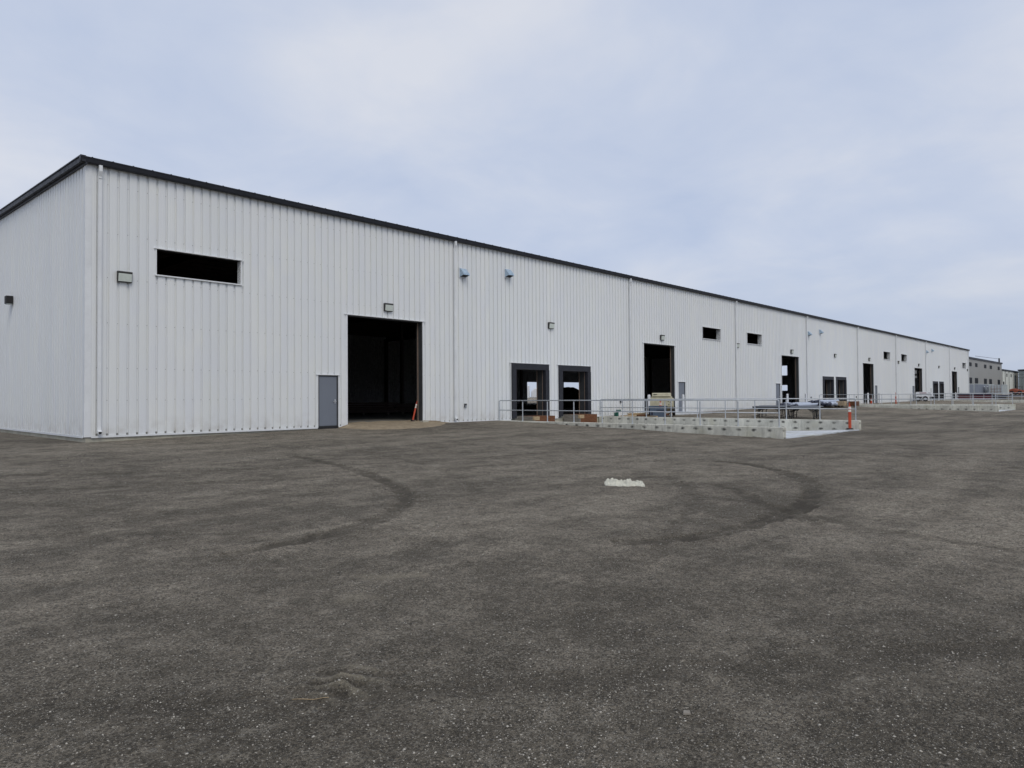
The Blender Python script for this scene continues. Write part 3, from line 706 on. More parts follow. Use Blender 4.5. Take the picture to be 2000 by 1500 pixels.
# exhaust hoods
def hood_proto():
    r = empty('vent_hood', (0,0,0), 0, None, 'vent hood', 'metal vent hoods under the eave')
    h = MB(); t_ = .012; w = .20
    P = [(0,.42),(-.06,.42),(-.30,.16),(-.30,.08)]
    for (a, b__) in zip(P, P[1:]): h.quad((-w, a[0], a[1]), (w, a[0], a[1]), (w, b__[0], b__[1]), (-w, b__[0], b__[1]))
    for sx in (-w, w): h.quad((sx,0,.42),(sx,-.06,.42),(sx,-.30,.16),(sx,-.30,.08),(sx,0,.0))
    h.build('hood', M_hood, r)
    f = MB(); f.box(-.25, .25, -.02, -.002, -.04, -.005); f.box(-.25, -.205, -.02, -.002, -.005, .43); f.box(.205, .25, -.02, -.002, -.005, .43); f.box(-.25, .25, -.02, -.002, .431, .46); f.build('flange', M_white, r)
    g = MB(); g.quad((-w+.01,-.285,.095),(w-.01,-.285,.095),(w-.01,-.02,.03),(-w+.01,-.02,.03)); g.build('dark_opening', M_black, r)  # black sheet stands for the dark open bottom
    return r
hp = hood_proto(); hu = [False]
for x, z, lb in [(16.48,7.12,'shiny vent hood beside the second downspout, high on the near wall'),(19.70,7.50-.0,'shiny vent hood under the eave, second from the left and above the first dock opening'),
   (62.2,6.95,'middle vent hood right beside a downspout'),(65.3,7.33,'middle vent hood above the dock pair, right of its neighbour'),
   (108.0,7.15,'farthest left vent hood beside a downspout'),(111.2,7.5,'farthest right vent hood above the last dock pair')]:
    place(hp, hu, (x, -.012, z), 0, lb)
# outlet boxes
def outlet_proto():
    r = empty('outlet_box', (0,0,0), 0, None, 'outlet box', 'outlet boxes on the front wall')
    b_ = MB(); b_.box(-.065,.065,-.07,0,-.09,.09); b_.build('box', M_jamb, r, bevel=.006)
    b_ = MB(); b_.box(-.05,.05,-.085,-.072,-.07,.0); b_.build('cover', M_galv, r); return r
op_ = outlet_proto(); ou = [False]
for x, z, lb in [(16.6,.80,'small grey outlet box low on the wall right of the sand heap'),(30.05,.88,'small grey outlet box on the wall above the plywood offcuts'),(62.6,.95,'small outlet box left of the middle dock openings'),(76.2,.95,'small outlet box right of the middle dock openings')]:
    place(op_, ou, (x, -.012, z), 0, lb)

# ------------------------------------------------------------------ truck wells: walls, slabs, guard rails
def retaining(x0, x1, wz, label, ylen=-14.85):
    mb = MB(); mb.box(x0, x1, ylen, -.012, -1.75, wz)
    o = mb.build('retaining_wall', M_wallc, None, bevel=.018)
    tag(o, label, 'concrete wall', 'low concrete walls beside the truck wells')
    # tie holes
    h = MB()
    for y in np.arange(-.3048-.6096*0, ylen, -.6096):
        for z in (-.13, -.42, -.95):
            for xx, sg in ((x0-.004, -1), (x1+.004, 1)):
                zz = wz+z+rng.normal(0, .012); yy = y+rng.normal(0, .01); rr = rng.uniform(.014, .024)
                h.quad(*[(xx, yy+rr*math.cos(q*math.pi/4), zz+rr*math.sin(q*math.pi/4)) for q in range(8)])
    ho = h.build('tie_hole', M_plug, o); tag(ho, kind='stuff'); return o
def guard_rail(x, wz, label, y0=-.05, y1=-14.65, n=10):
    r = empty('guard_rail', (x, y0, wz), 0, label, 'guard rail', 'pipe guard rails on the concrete walls')
    L = y1-y0; zt = 1.02; zm = .53; rad = .024
    t_ = MB(); t_.path([(0,0,zt-.06),(0,-.02,zt-.02),(0,-.06,zt),(0,L+.06,zt),(0,L+.02,zt-.02),(0,L,zt-.06)], rad, 10); t_.build('top_rail', M_galv, r, smooth=True)
    t_ = MB(); t_.tube((0,0,zm),(0,L,zm), rad*.9, n=10); t_.build('mid_rail', M_galv, r, smooth=True)
    p = MB(); p.tube((0,0,-.0),(0,0,zt-.05), rad+.001, n=10); p.tube((0,0,.0),(0,0,.012), .06, n=10); p.tube((0,0,zm-.035),(0,0,zm+.035), rad+.010, n=10)
    p0 = p.build('post', M_galv, r)
    for k in range(1, n):
        c = p0.copy(); COL.objects.link(c); c.parent = r; c.location = (0, L*k/(n-1), 0)
    return r
names = [('nearest', 'near'), ('middle', 'middle'), ('farthest', 'far')]
for wi, (a, b_) in enumerate(WELLS):
    wz = lerp((a+b_)/2, WZ); nm = ('nearest', 'middle', 'farthest')[wi]
    retaining(a-.25, a, wz, f'low concrete wall on the near side of the {nm} truck well')
    retaining(b_, b_+.25, wz, f'low concrete wall on the far side of the {nm} truck well')
    guard_rail(a-.125, wz, f'pipe guard rail on the near side wall of the {nm} truck well')
    guard_rail(b_+.125, wz, f'pipe guard rail on the far side wall of the {nm} truck well')
    ze = zg((a+b_)/2, -14.85)+.035
    s_ = MB(); zi = wz-1.12; xs_ = np.linspace(a+.004, b_-.004, 2)
    s_.quad((a+.004,-14.84,ze),(b_-.004,-14.84,ze),(b_-.004,-.02,zi),(a+.004,-.02,zi))
    s_.quad((a+.004,-14.84,ze),(b_-.004,-14.84,ze),(b_-.004,-14.84,ze-.3),(a+.004,-14.84,ze-.3))
    tag(s_.build('truck_well_slab', M_slab), kind='structure')
# concrete apron in front of the second large doorway
s_ = MB(); s_.prism([(-1.9,-.12),(-1.9,.01),(-.035,.075),(-.035,-.12)], 31.6, 38.6, 'x'); tag(s_.build('concrete_apron', M_slab), kind='structure')

# ------------------------------------------------------------------ sand heap at the nearest doorway
sh = MB(); nx_, ny_ = 70, 26
outl = [(9.3,0.0),(9.6,-.8),(9.9,-1.55),(10.8,-2.35),(11.8,-2.6),(12.8,-2.35),(13.7,-1.7),(14.3,-1.15),(14.9,-.75),(15.6,-.40),(15.9,0.0)]
def depth_at(x): return -np.interp(x, [p[0] for p in outl], [p[1] for p in outl])
def sand_z(x, t):
    D = depth_at(x); y = .6-(D+.6)*t
    base = zg(x, y)
    crest = .15 if x < 13.9 else .15-.10*(x-13.9)/2
    prof = (1-t)**.9
    k = max(0, min(1, (x-9.2)/.8))*max(0, min(1, (15.9-x)/1.2))
    z = base-.03+(crest-base+.03)*prof*k+.022*mnoise.noise(Vector((x*1.7, y*1.7, 0)))*(1 if t < .95 else 0)+.012*mnoise.noise(Vector((x*6, y*6, 1)))
    return x, y, z
gridv = []
for i in range(nx_+1):
    x = 9.25+6.7*i/nx_
    for j in range(ny_+1):
        X_, Y_, Z_ = sand_z(x, j/ny_)
        if Y_ > -.04 and not (9.86 < X_ < 13.89): Y_ = -.04
        gridv.append((X_+.05*mnoise.noise(Vector((X_*4, Y_*4, 5))), Y_+(.12*mnoise.noise(Vector((X_*2.3, 7, 0))) if j > ny_*.5 else 0), Z_))
sh.v = gridv
for i in range(nx_):
    for j in range(ny_):
        a = i*(ny_+1)+j; sh.f.append((a, a+1, a+ny_+2, a+ny_+1)); sh.m.append(0)
o = sh.build('sand_heap', M_sand, smooth=True); tag(o, 'low ramp of tan sand spread before the nearest large doorway', 'sand', kind='stuff')
# a few blocks at the right jamb
o = MB(); o.box(13.72, 14.05, -.28, -.06, -.02, .13); tag(o.build('concrete_block', M_conc, bevel=.015), 'small rough concrete block at the foot of the nearest doorway right jamb', 'block')

# ------------------------------------------------------------------ delineators and cones
def delineator(loc, label, tilt=(0, 0), h=1.15, group='orange marker posts', k_=1.0):
    r = empty('marker_post', loc, 0, label, 'marker post', group); r.rotation_euler = (tilt[0], tilt[1], 0); r.scale = (k_, k_, 1)
    b_ = MB(); b_.tube((0,0,0),(0,0,.05), .20, .17, n=8); b_.build('base', M_black, r)
    t_ = MB(); t_.tube((0,0,.05),(0,0,h*.62), .078, .078, n=16); t_.tube((0,0,h*.62),(0,0,h*.86), .07, .062, n=16); t_.tube((0,0,h*.60),(0,0,h*.63), .095, .095, n=16)
    t_.tube((0,0,h*.86),(0,0,h*.89), .075, .04, n=16); t_.tube((0,0,h*.89),(0,0,h*.93), .03, n=12)
    for k in range(12):
        a0, a1 = k*math.pi/6, (k+1)*math.pi/6; t_.strut((.055*math.cos(a0),0,h*.965+.04*math.sin(a0)),(.055*math.cos(a1),0,h*.965+.04*math.sin(a1)), .022, .022)
    t_.build('post', M_orange, r, smooth=False)
    for z in (.66, .77):
        w = MB(); w.tube((0,0,h*z),(0,0,h*(z+.085)), .074, .071, n=16); w.build('reflective_band', M_reflect, r)
    return r
delineator((27.32, -14.55, zg(27, -14.5)+.045), 'orange marker post with two white bands at the outer end of the concrete wall', h=1.22, k_=.85)
delineator((13.42, .12, .12), 'orange post leaning on the right jamb of the nearest doorway', tilt=(0, R(16)), h=.95, k_=.48)
delineator((80.2, -3.0, zg(80, -3)), 'orange marker post standing against the plain wall between far doorways', h=1.35, k_=.8)
def cone(loc, label, h=.7):
    r = empty('traffic_cone', loc, 0, label, 'traffic cone', 'traffic cones')
    b_ = MB(); b_.box(-.18,.18,-.18,.18,0,.03); b_.build('base', M_orange, r, bevel=.01)
    c = MB(); c.tube((0,0,.03),(0,0,h*.5), .13, .085, n=18, cap=False); c.tube((0,0,h*.74),(0,0,h), .055, .022, n=18); c.build('cone', M_orange, r, smooth=True)
    c = MB(); c.tube((0,0,h*.5),(0,0,h*.74), .087, .057, n=18, cap=False); c.build('white_band', M_reflect, r, smooth=True)
cone((58.9, .9, .2), 'small white and orange cone just inside the doorway behind the wrapped bundles', .75)
cone((79.6, -.6, .2), 'orange cone at the foot of the doorway left of the far marker post', .6)
# bollards
def bollard_proto():
    r = empty('bollard', (0,0,0), 0, None, 'bollard', 'white pipe bollards flanking the doorways')
    p = MB(); p.tube((0,0,-.3),(0,0,1.18), .095, n=18, cap=False); p.build('pipe', M_white, r, smooth=True)
    d = MB()
    for k in range(4):
        a0, a1 = k*math.pi/8, (k+1)*math.pi/8; d.tube((0,0,1.18+.05*math.sin(a0)),(0,0,1.18+.05*math.sin(a1)), .095*math.cos(a0), max(.003,.095*math.cos(a1)), n=18, cap=False)
    d.build('domed_cap', M_white, r, smooth=True); return r
bp = bollard_proto(); bu = [False]
for x, z, lb in [(32.55,.07,'white bollard left of the doorway with the cream machine'),(36.98,.07,'white bollard in front of the grey door beside the cream machine'),
   (55.45,.10,'white bollard left of the doorway behind the wrapped bundles'),(59.85,.12,'bollard right of the doorway behind the wrapped bundles'),
   (78.6,.17,'white bollard left of the fourth large doorway'),(83.0,.17,'bollard between the fourth large doorway and its grey door'),
   (124.0,.25,'white bollard left of the farthest large doorway'),(128.4,.25,'white bollard right of the farthest large doorway')]:
    place(bp, bu, (x, -.55, z), 0, lb)

# ------------------------------------------------------------------ timber cribs standing in the nearest truck well
def crib(x0, x1, y0, y1, z0, z1, label):
    r = empty('timber_crib', ((x0+x1)/2, (y0+y1)/2, z0), 0, label, 'timber crib', 'timber cribs below the dock openings')
    W_, D_, H_ = x1-x0, y1-y0, z1-z0; n = 6; h = H_/n
    f = MB(); s_ = MB(); e_ = MB()
    for k in range(n):
        a = k*h; j = rng.uniform(-.012, .012)
        f.box(-W_/2+.10+j, W_/2+j, -D_/2, -D_/2+.09, a+.004, a+h-.004); f.box(-W_/2+.1, W_/2+j, D_/2-.09, D_/2, a+.004, a+h-.004)
        s_.box(-W_/2, -W_/2+.09, -D_/2+(.10 if k % 2 else 0), D_/2, a+.004, a+h-.004); s_.box(W_/2-.09, W_/2-.004, -D_/2+.095, D_/2-.095, a+.004, a+h-.004)
        if k in (3, 5): e_.box(-W_/2-.01, -W_/2+.42, -D_/2-.012, -D_/2+.096, a+.01, a+h-.012)
    for k in range(7): f.box(-W_/2+.1+k*(W_-.14)/7, -W_/2+.08+(k+1)*(W_-.14)/7, -D_/2+.1, D_/2-.1, H_-.05, H_-.006)
    f.build('long_plank', M_brown, r); s_.build('side_plank', M_greyw, r); e_.build('plank_end', M_tanw, r)
crib(20.35, 22.05, -1.25, -.14, -1.12, .19, 'brown and grey timber crib below the first dock opening')
crib(24.2, 25.85, -1.25, -.14, -1.12, .19, 'brown and grey timber crib below the second dock opening')

# ------------------------------------------------------------------ things by the second doorway
def cream_machine():
    r = empty('towed_machine', (31.45, -2.15, zg(32.5, -2.2)+.02), -R(58), 'cream towed machine with raised hood before the second large doorway', 'machine'); r.scale = (.92, 1, 1)
    b_ = MB(); b_.prism([(-.50,.55),(-.52,1.02),(-.42,1.12),(.46,1.12),(.52,.95),(.52,.30),(.05,.28),(-.30,.55)], -.78, .78, 'x'); b_.build('body', M_cream, r, bevel=.02)
    h = MB(); h.prism([(-.46,1.13),(-.40,1.16),(.44,1.22),(.47,1.14)], -.70, .70, 'x')
    h.box(-.62,.62,-.40,-.36,1.2,1.40); h.prism([(-.42,1.21),(-.38,1.42),(.40,1.44),(.42,1.24)], -.64, .60, 'x'); h.build('hood', M_cream, r, bevel=.015)
    p = MB(); p.box(.30,.74,-.545,-.505,.60,1.00); p.build('control_panel', M_cream, r)
    g = MB()
    for z in (1.0, 1.04): g.box(.34,.70,-.555,-.548,z,z+.018)
    for x, z in ((.42,.9),(.55,.86),(.62,.76),(.45,.70)): g.tube((x,-.56,z),(x,-.546,z), .03, n=10)
    g.box(-.55,-.30,-.43,-.415,1.33,1.36); g.build('control', M_black, r)
    for sx in (-.80, .80):
        w = MB(); w.tube((sx-.09,.1,.30),(sx+.09,.1,.30), .30, n=20); wo = w.build('wheel', M_black, r)
        w = MB(); w.tube((sx-.095,.1,.30),(sx+.095,.1,.30), .15, n=16); w.build('rim', M_cream, wo)
    t_ = MB(); t_.strut((0,-.4,.42),(.0,-1.3,.42), .08, .08); t_.tube((.55,-.45,0),(.55,-.45,.55), .03); t_.build('drawbar', M_jamb, r)
cream_machine()
def bin_():
    r = empty('mortar_bin', (29.85, -2.85, zg(31.7,-2.8)), -R(58), 'grey blue open bin in front of the cream machine', 'bin')
    b_ = MB(); w = .42
    o = [(-.45,.0),(.45,.0),(.52,.66),(-.52,.66)]; 
    for (x0, z0), (x1, z1) in ((o[0], o[3]), (o[1], o[2])):
        b_.quad((x0,-.32,z0),(x0,.32,z0),(x1,.40,z1),(x1,-.40,z1))
        b_.quad((x0*.94,-.30,z0+.03),(x0*.94,.30,z0+.03),(x1*.94,.37,z1),(x1*.94,-.37,z1))
    for s_ in (-1, 1):
        b_.quad((-.45,.32*s_,0),(.45,.32*s_,0),(.52,.40*s_,.66),(-.52,.40*s_,.66)); b_.quad((-.42,.29*s_,.03),(.42,.29*s_,.03),(.49,.37*s_,.66),(-.49,.37*s_,.66))
    b_.quad((-.45,-.32,0),(.45,-.32,0),(.45,.32,0),(-.45,.32,0)); b_.build('body', M_bin, r)
    l = MB(); l.box(-.56,.56,-.44,-.38,.64,.69); l.box(-.56,.56,.38,.44,.64,.69); l.box(-.56,-.50,-.38,.38,.64,.69); l.box(.50,.56,-.38,.38,.64,.69); l.build('rim', M_bin, r, bevel=.008)
    l = MB(); l.box(-.10,.40,-.405,-.375,.42,.46); l.box(-.40,-.3,-.37,-.34,.15,.35); l.build('rib', M_tarp, r)
bin_()
delineator((30.3, -2.75, zg(32,-3)+.2), 'short orange and white marker post between the grey blue bin and cream machine', h=.80)
def bucket():
    r = empty('bucket', (28.75, -.75, zg(28.7,-.7)), 0, 'green and white plastic bucket against the wall behind the guard rails', 'bucket')
    b_ = MB(); b_.tube((0,0,0),(0,0,.26), .125, .145, n=20); b_.build('body', M_white, r, smooth=False)
    b_ = MB(); b_.tube((0,0,.261),(0,0,.40), .15, .155, n=20); b_.build('lid', M_green, r)
    b_ = MB(); b_.box(-.30,-.13,-.1,.12,0,.24); b_.build('side_tray', M_green, r, bevel=.01)
bucket()
def board(x, y, L, W_, T, rz, m, label, z=None, tilt=0.0, nm='plank', grp='timber offcuts on the ground'):
    z = zg(x, y) if z is None else z
    b_ = MB(); b_.box(-L/2, L/2, -W_/2, W_/2, 0, T); o = b_.build(nm, m, None, bevel=.004); o.location = (x, y, z+.01); o.rotation_euler = (0, tilt, rz)
    tag(o, label, 'plank', grp)
board(29.8, -1.15, 2.4, 1.2, .03, R(4), M_plyw, 'wide pale plywood sheet lying nearest the green bucket')
board(30.5, -1.9, 2.4, .9, .025, -R(8), M_greyw, 'grey board under the crossed planks on the ground')
board(31.2, -2.5, 3.0, .14, .09, R(12), M_tanw, 'tan plank crossing the dark boards before the bin', z=.03)
board(30.2, -2.3, 2.6, .14, .09, -R(14), M_brown, 'dark plank crossing under the tan plank', z=-.01)
board(30.9, -.75, 2.0, .24, .14, R(1), M_tanw, 'thick tan beam lying along the wall by the doorway')
board(29.4, -2.6, 1.6, .12, .10, R(60), M_tanw, 'short tan stud pointing away from the wall')

# ------------------------------------------------------------------ folding tables
def table_proto():
    r = empty('folding_table', (0,0,0), 0, None, 'folding table', 'folding tables behind the nearest truck well')
    t_ = MB(); t_.box(-.38,.38,-.90,.90,.70,.74); t_.build('table_top', M_greytop, r, bevel=.01)
    e_ = MB(); e_.box(-.36,-.33,-.88,.88,.64,.699); e_.box(.33,.36,-.88,.88,.64,.699); e_.build('apron_rail', M_black, r)
    for s_ in (-1, 1):
        y = s_*.70; l = MB()
        l.path([(-.30,y,.68),(-.33,y+s_*.05,.0)], .024); l.path([(.30,y,.68),(.33,y+s_*.05,.0)], .024); l.tube((-.32,y+s_*.03,.18),(.32,y+s_*.03,.18), .014); l.path([(-.3,y,.45),(0,y-s_*.42,.68)], .018); l.path([(.3,y,.45),(0,y-s_*.42,.68)], .018)
        l.build('leg_frame', M_black, r)
    return r
tp = table_proto(); tu = [False]
for x, y, lb in [(35.1,-7.45,'front folding table on the left, behind the nearest truck well'),(35.25,-9.40,'front folding table on the right, behind the nearest truck well'),
    (36.2,-7.15,'second row folding table on the left'),(36.35,-9.10,'second row folding table on the right'),(37.4,-6.9,'third row folding table on the left'),(37.6,-8.8,'third row folding table on the right'),
    (38.6,-8.4,'rearmost folding table behind the others')]:
    place(tp, tu, (x, y, zg(x, y)), R(rng.uniform(-4,4)), lb)

# ------------------------------------------------------------------ wrapped bundles in front of the third doorway
def bundle(loc, L, rz, rad, n, label, wrap=M_wrap, endm=M_tarp, m=5):
    r = empty('wrapped_bundle', loc, rz, label, 'bundle', 'wrapped bundles in front of the third doorway')
    b_ = MB(); e_ = MB(); W_ = rad*2*n
    seg = 14
    for k in range(n):
        x = -W_/2+rad+k*2*rad; z = rad*.95+rng.uniform(-.02,.03)
        pts = [(x+.04*mnoise.noise(Vector((k, q*.7, 1))), L*q/seg, z+.05*mnoise.noise(Vector((k*3, q*.5, loc[0])))) for q in range(seg+1)]
        for q, (a, b__) in enumerate(zip(pts, pts[1:])):
            r0 = rad*(1+.10*mnoise.noise(Vector((k*2, q*1.1, 4)))); r1 = rad*(1+.10*mnoise.noise(Vector((k*2, (q+1)*1.1, 4))))
            b_.tube(a, b__, r0, r1, n=12, cap=(q in (0, seg-1)))
        for q in range(3):
            yy = -.02-.16*q*rng.random(); e_.tube((x+rng.uniform(-.05,.05), yy, z+rng.uniform(-.04,.04)), (x+rng.uniform(-.05,.05), yy-.45-rng.random()*.5, z-rng.uniform(0,.08)), rad*1.0, rad*.7, n=7)
    b_.build('wrapped_length', wrap, r, smooth=True); e_.build('dark_end', endm, r)
    d = MB(); d.box(-W_/2, W_/2, .6, .72, -.12, .0); d.box(-W_/2, W_/2, L*.75, L*.75+.12, -.16, .0); d.build('dunnage', M_greyw, r)
for loc, L, rz, rad, n, lb in [((51.9,-2.3,.19),6.0,-R(86),.15,4,'widest white wrapped bundle with black ragged end, in front'),
     ((53.9,-1.2,.24),6.5,-R(89),.16,3,'white wrapped bundle with black end nearest the doorway'),
     ((58.2,-2.9,.22),5.0,-R(88),.17,3,'white wrapped bundle behind the widest one, toward the dock wall'),
     ((59.4,-1.6,.46),4.6,-R(92),.14,3,'topmost grey white bundle on the stack'),]:
    bundle(loc, L, rz, rad, n, lb)
def pallet(x, y, z, label, h, w, d_, m):
    r = empty('crate', (x, y, z), 0, label, 'crate', 'brown crates beyond the wrapped bundles')
    b_ = MB()
    for k in range(4): b_.box(-w/2, w/2, -d_/2, d_/2, .1+k*(h-.1)/4+.004, .1+(k+1)*(h-.1)/4-.004)
    b_.build('boards', m, r); s_ = MB()
    for q in (-1, 0, 1): s_.box(-w/2, w/2, q*(d_/2-.06)-.05, q*(d_/2-.06)+.05, 0, .098)
    s_.build('runner', M_greyw, r)
pallet(60.5, -3.55, .12, 'tan crate next to the white bundles', .5, .9, .7, M_plyw)
pallet(61.2, -4.35, .10, 'darker brown crate beside the middle guard rail', .5, .9, .7, M_brown)

# ------------------------------------------------------------------ white towed machine before the fifth doorway
r = empty('towed_compressor', (98.9, -1.7, zg(98.9,-1.7)+.05), -R(80), 'white towed machine with red stripe before the fifth large doorway', 'machine')
b_ = MB(); b_.prism([(-1.0,.62),(-1.0,1.18),(-.9,1.26),(.62,1.26),(.95,1.02),(1.02,.62)][::-1], -.6, .6, 'y'); b_.build('body', M_white, r, bevel=.03)
b_ = MB(); b_.box(-.55,.25,-.612,-.603,1.08,1.17); b_.build('red_stripe', M_redtxt, r)
b_ = MB(); b_.box(-1.0,.8,-.612,-.604,.90,.93); b_.box(.45,.75,-.612,-.604,1.12,1.15); b_.build('panel_gap', M_black, r)
for xx in (-.72, .12):
    w = MB(); w.tube((xx,-.62,.34),(xx,-.42,.34), .33, n=22); wo = w.build('wheel', M_black, r)
    w = MB(); w.tube((xx,-.63,.34),(xx,-.60,.34), .17, n=16); w.build('rim', M_galv, wo)
b_ = MB(); 
for k in range(8):
    a0, a1 = k*math.pi/8, (k+1)*math.pi/8; b_.strut((.12+.42*math.cos(a0),-.55,.34+.42*math.sin(a0)),(.12+.42*math.cos(a1),-.55,.34+.42*math.sin(a1)), .26, .03)
b_.build('mudguard', M_white, r)
b_ = MB(); b_.strut((.9,0,.50),(1.5,0,.42), .1, .1); b_.box(.6,1.15,-.55,.1,.30,.60); b_.tube((.78,-.45,1.0),(.78,-.45,1.75), .02, n=6); b_.build('drawbar', M_black, r)

# ------------------------------------------------------------------ stacks near the far corner
def stack(x, y, L, W_, H_, rz, m, top, label, nm='steel_stack'):
    r = empty(nm, (x, y, zg(x, y)), rz, label, 'stack', 'stacked material by the far corner')
    b_ = MB(); n = max(2, int(H_/.16))
    for k in range(n):
        for q in range(4):
            b_.box(-L/2+rng.uniform(-.15,.15), L/2+rng.uniform(-.15,.15), -W_/2+q*W_/4+.01, -W_/2+(q+1)*W_/4-.01, .12+k*(H_-.12)/n+.006, .12+(k+1)*(H_-.12)/n-.004)
    b_.build('beams', m, r); s_ = MB()
    for q in (-.35, 0, .35): s_.box(L*q-.06, L*q+.06, -W_/2, W_/2, 0, .118)
    s_.build('dunnage', M_greyw, r)
    if top:
        t_ = MB(); nn = 16; 
        for i in range(nn):
            a0, a1 = -L/2-.1+(L+.2)*i/nn, -L/2-.1+(L+.2)*(i+1)/nn
            z0 = H_+.03+.07*mnoise.noise(Vector((a0*.8, x, 0))); z1 = H_+.03+.07*mnoise.noise(Vector((a1*.8, x, 0)))
            t_.quad((a0,-W_/2-.04,z0),(a1,-W_/2-.04,z1),(a1,W_/2+.04,z1),(a0,W_/2+.04,z0))
            t_.quad((a0,-W_/2-.05,z0-.2),(a1,-W_/2-.05,z1-.22),(a1,-W_/2-.04,z1),(a0,-W_/2-.04,z0))
            t_.quad((a0,W_/2+.05,z0-.2),(a1,W_/2+.05,z1-.22),(a1,W_/2+.04,z1),(a0,W_/2+.04,z0))
        t_.build('tarp', top, r)
stack(117.9, -4.2, 4.2, 1.6, 1.05, -R(80), M_red, M_tarp, 'dark red steel stack under a navy tarp by the far corner')
stack(124.5, -5.3, 3.6, 1.5, 0.72, -R(75), M_jamb, M_tarp, 'dark grey stack under a navy tarp behind the dark red stack')
stack(131.5, -6.0, 7.0, 1.6, .70, -R(60), M_greyw, M_tarp, 'long grey beam stack in front of the grey blue containers')
stack(136.8, -8.2, 7.5, 1.6, .50, -R(62), M_conc, None, 'low pale beam stack nearest the white container')

# ------------------------------------------------------------------ containers
def container(x0, x1, y0, y1, z0, z1, m, label, ribs=True, diag=False, dark_end=False):
    r = empty('container', ((x0+x1)/2, (y0+y1)/2, z0), 0, label, 'container', 'containers beyond the far corner')
    cx, cy = (x0+x1)/2, (y0+y1)/2; W_, D_, H_ = x1-x0, y1-y0, z1-z0
    b_ = MB(); b_.box(-W_/2+.06, W_/2-.06, -D_/2+.06, D_/2-.06, .12, H_-.06)
    k = -W_/2+.25
    while k < W_/2-.2: b_.box(k, k+.14, -D_/2+.03, -D_/2+.058, .16, H_-.12); k += .30
    b_.build('body', m, r)
    f = MB()
    for sx in (-1, 1):
        for sy in (-1, 1): f.box(sx*(W_/2-.05)-.05, sx*(W_/2-.05)+.05, sy*(D_/2-.05)-.05, sy*(D_/2-.05)+.05, 0, H_)
    for sy in (-1, 1):
        for zz in (.03, H_-.11): f.box(-W_/2+.1, W_/2-.1, sy*(D_/2-.05)-.045, sy*(D_/2-.05)+.045, zz, zz+.1)
    f.build('corner_frame', M_contw, r)
    if m is M_contb: return r
    e_ = MB()
    for q in (-.32, -.1, .1, .32): e_.box(-W_/2+.02, -W_/2+.05, q*D_-.025, q*D_+.025, .2, H_-.15)
    for zz in (.55, 1.15): e_.box(-W_/2+.0, -W_/2+.018, -D_*.42, D_*.42, zz, zz+.05)
    e_.build('door_bar', M_rust if m is M_contw else M_contw, r)
    return r
container(139.5,151.6,1.6,4.0,.95,3.12,M_contb,'left grey blue container touching the warehouse corner in view')
container(152.0,164.1,1.6,4.0,1.02,3.20,M_contb,'middle grey blue container under the grey building windows')
container(164.5,173.5,1.6,4.0,1.06,3.22,M_contb,'right grey blue container, shortest of the three')
container(160.0,165.8,-1.75,.55,1.0,3.05,M_contw,'weathered white container with door bars facing the yard')
# stair leaning on the middle container
r = empty('access_steps', (161.2, .9, 1.03), 0, 'small white steel steps against the grey blue containers', 'steps')
b_ = MB(); b_.strut((0,0,1.7),(2.0,0,0), .1, .18); b_.strut((0,.6,1.7),(2.0,.6,0), .1, .18); b_.build('stringer', M_white, r)
b_ = MB()
for k in range(7): b_.box(.1+k*.27, .35+k*.27, .05, .55, 1.52-k*.235, 1.56-k*.235)
b_.build('tread', M_white, r)

# ------------------------------------------------------------------ far buildings
def far_building(name, x0, x1, y0, y1, z0, z1, m, label, wins, roofm=M_dark, cat='building'):
    r = empty(name, ((x0+x1)/2, y0, z0), 0, label, cat, None); L_ = r.location.copy()
    w = MB(); w.box(x0, x1, y0, y1, z0, z1-.35); wo = w.build('wall', m, r); wo.location = -L_
    w = MB(); w.box(x0-.15, x1+.15, y0-.2, y1+.2, z1-.345, z1); w.prism([(y0-.2, z1+.001), ((y0+y1)/2, z1+.5), (y1+.2, z1+.001)], x0-.1, x1+.1, 'x'); ro = w.build('roof', roofm, r); ro.location = -L_
    for a, b_, c, d in wins:
        f = MB(); f.box(a-.08, b_+.08, y0-.05, y0-.002, c-.08, d+.08); fo = f.build('window', M_jamb, r); fo.location = -L_
        g = MB(); g.box(a, b_, y0-.07, y0-.052, c, d); g.build('pane', M_glass, fo)
    return r, L_
gw = []
for a, b_ in ((166.9,169.2),(173.4,175.6),(183.6,186.0),(190.6,193.2),(201.5,203.8)): gw.append((a, b_, 7.18, 7.85))
for a, b_ in ((166.7,169.4),(172.8,176.0),(183.2,186.3),(189.6,192.8),(201.0,204.0)): gw.append((a, b_, 3.5, 4.62))
gr, gl = far_building('grey_building', 160, 207.2, 5, 27, .9, 9.05, M_greyb, 'two storey grey building with small dark windows beyond the warehouse', gw)
p = MB(); p.box(206.6,206.9,5.3,5.6,9.06,10.2); p.tube((206.7,5.4,10.0),(176,5.4,9.6), .04, n=5); po = p.build('roof_post', M_cable, gr); po.location = -gl
cr, cl = far_building('cream_building', 208.4, 234.5, 5, 25, .9, 7.45, M_creamb, 'cream panelled building right of the grey building', [(214.2,215.2,5.7,6.4),(221.0,222.0,5.7,6.4),(229.5,230.5,5.6,6.3),(208.8,210.2,3.1,4.2)])
p = MB()
for x in (212.0, 218.0, 224.8, 231.5): p.box(x-.1, x+.1, 4.93, 4.985, 1, 7.05)
po = p.build('pilaster', M_jamb, cr); po.location = -cl
far_building('green_grey_building', 226.2, 262, -26, 3.9, .9, 7.75, M_greenb, 'grey green building at the right edge behind orange equipment', [])
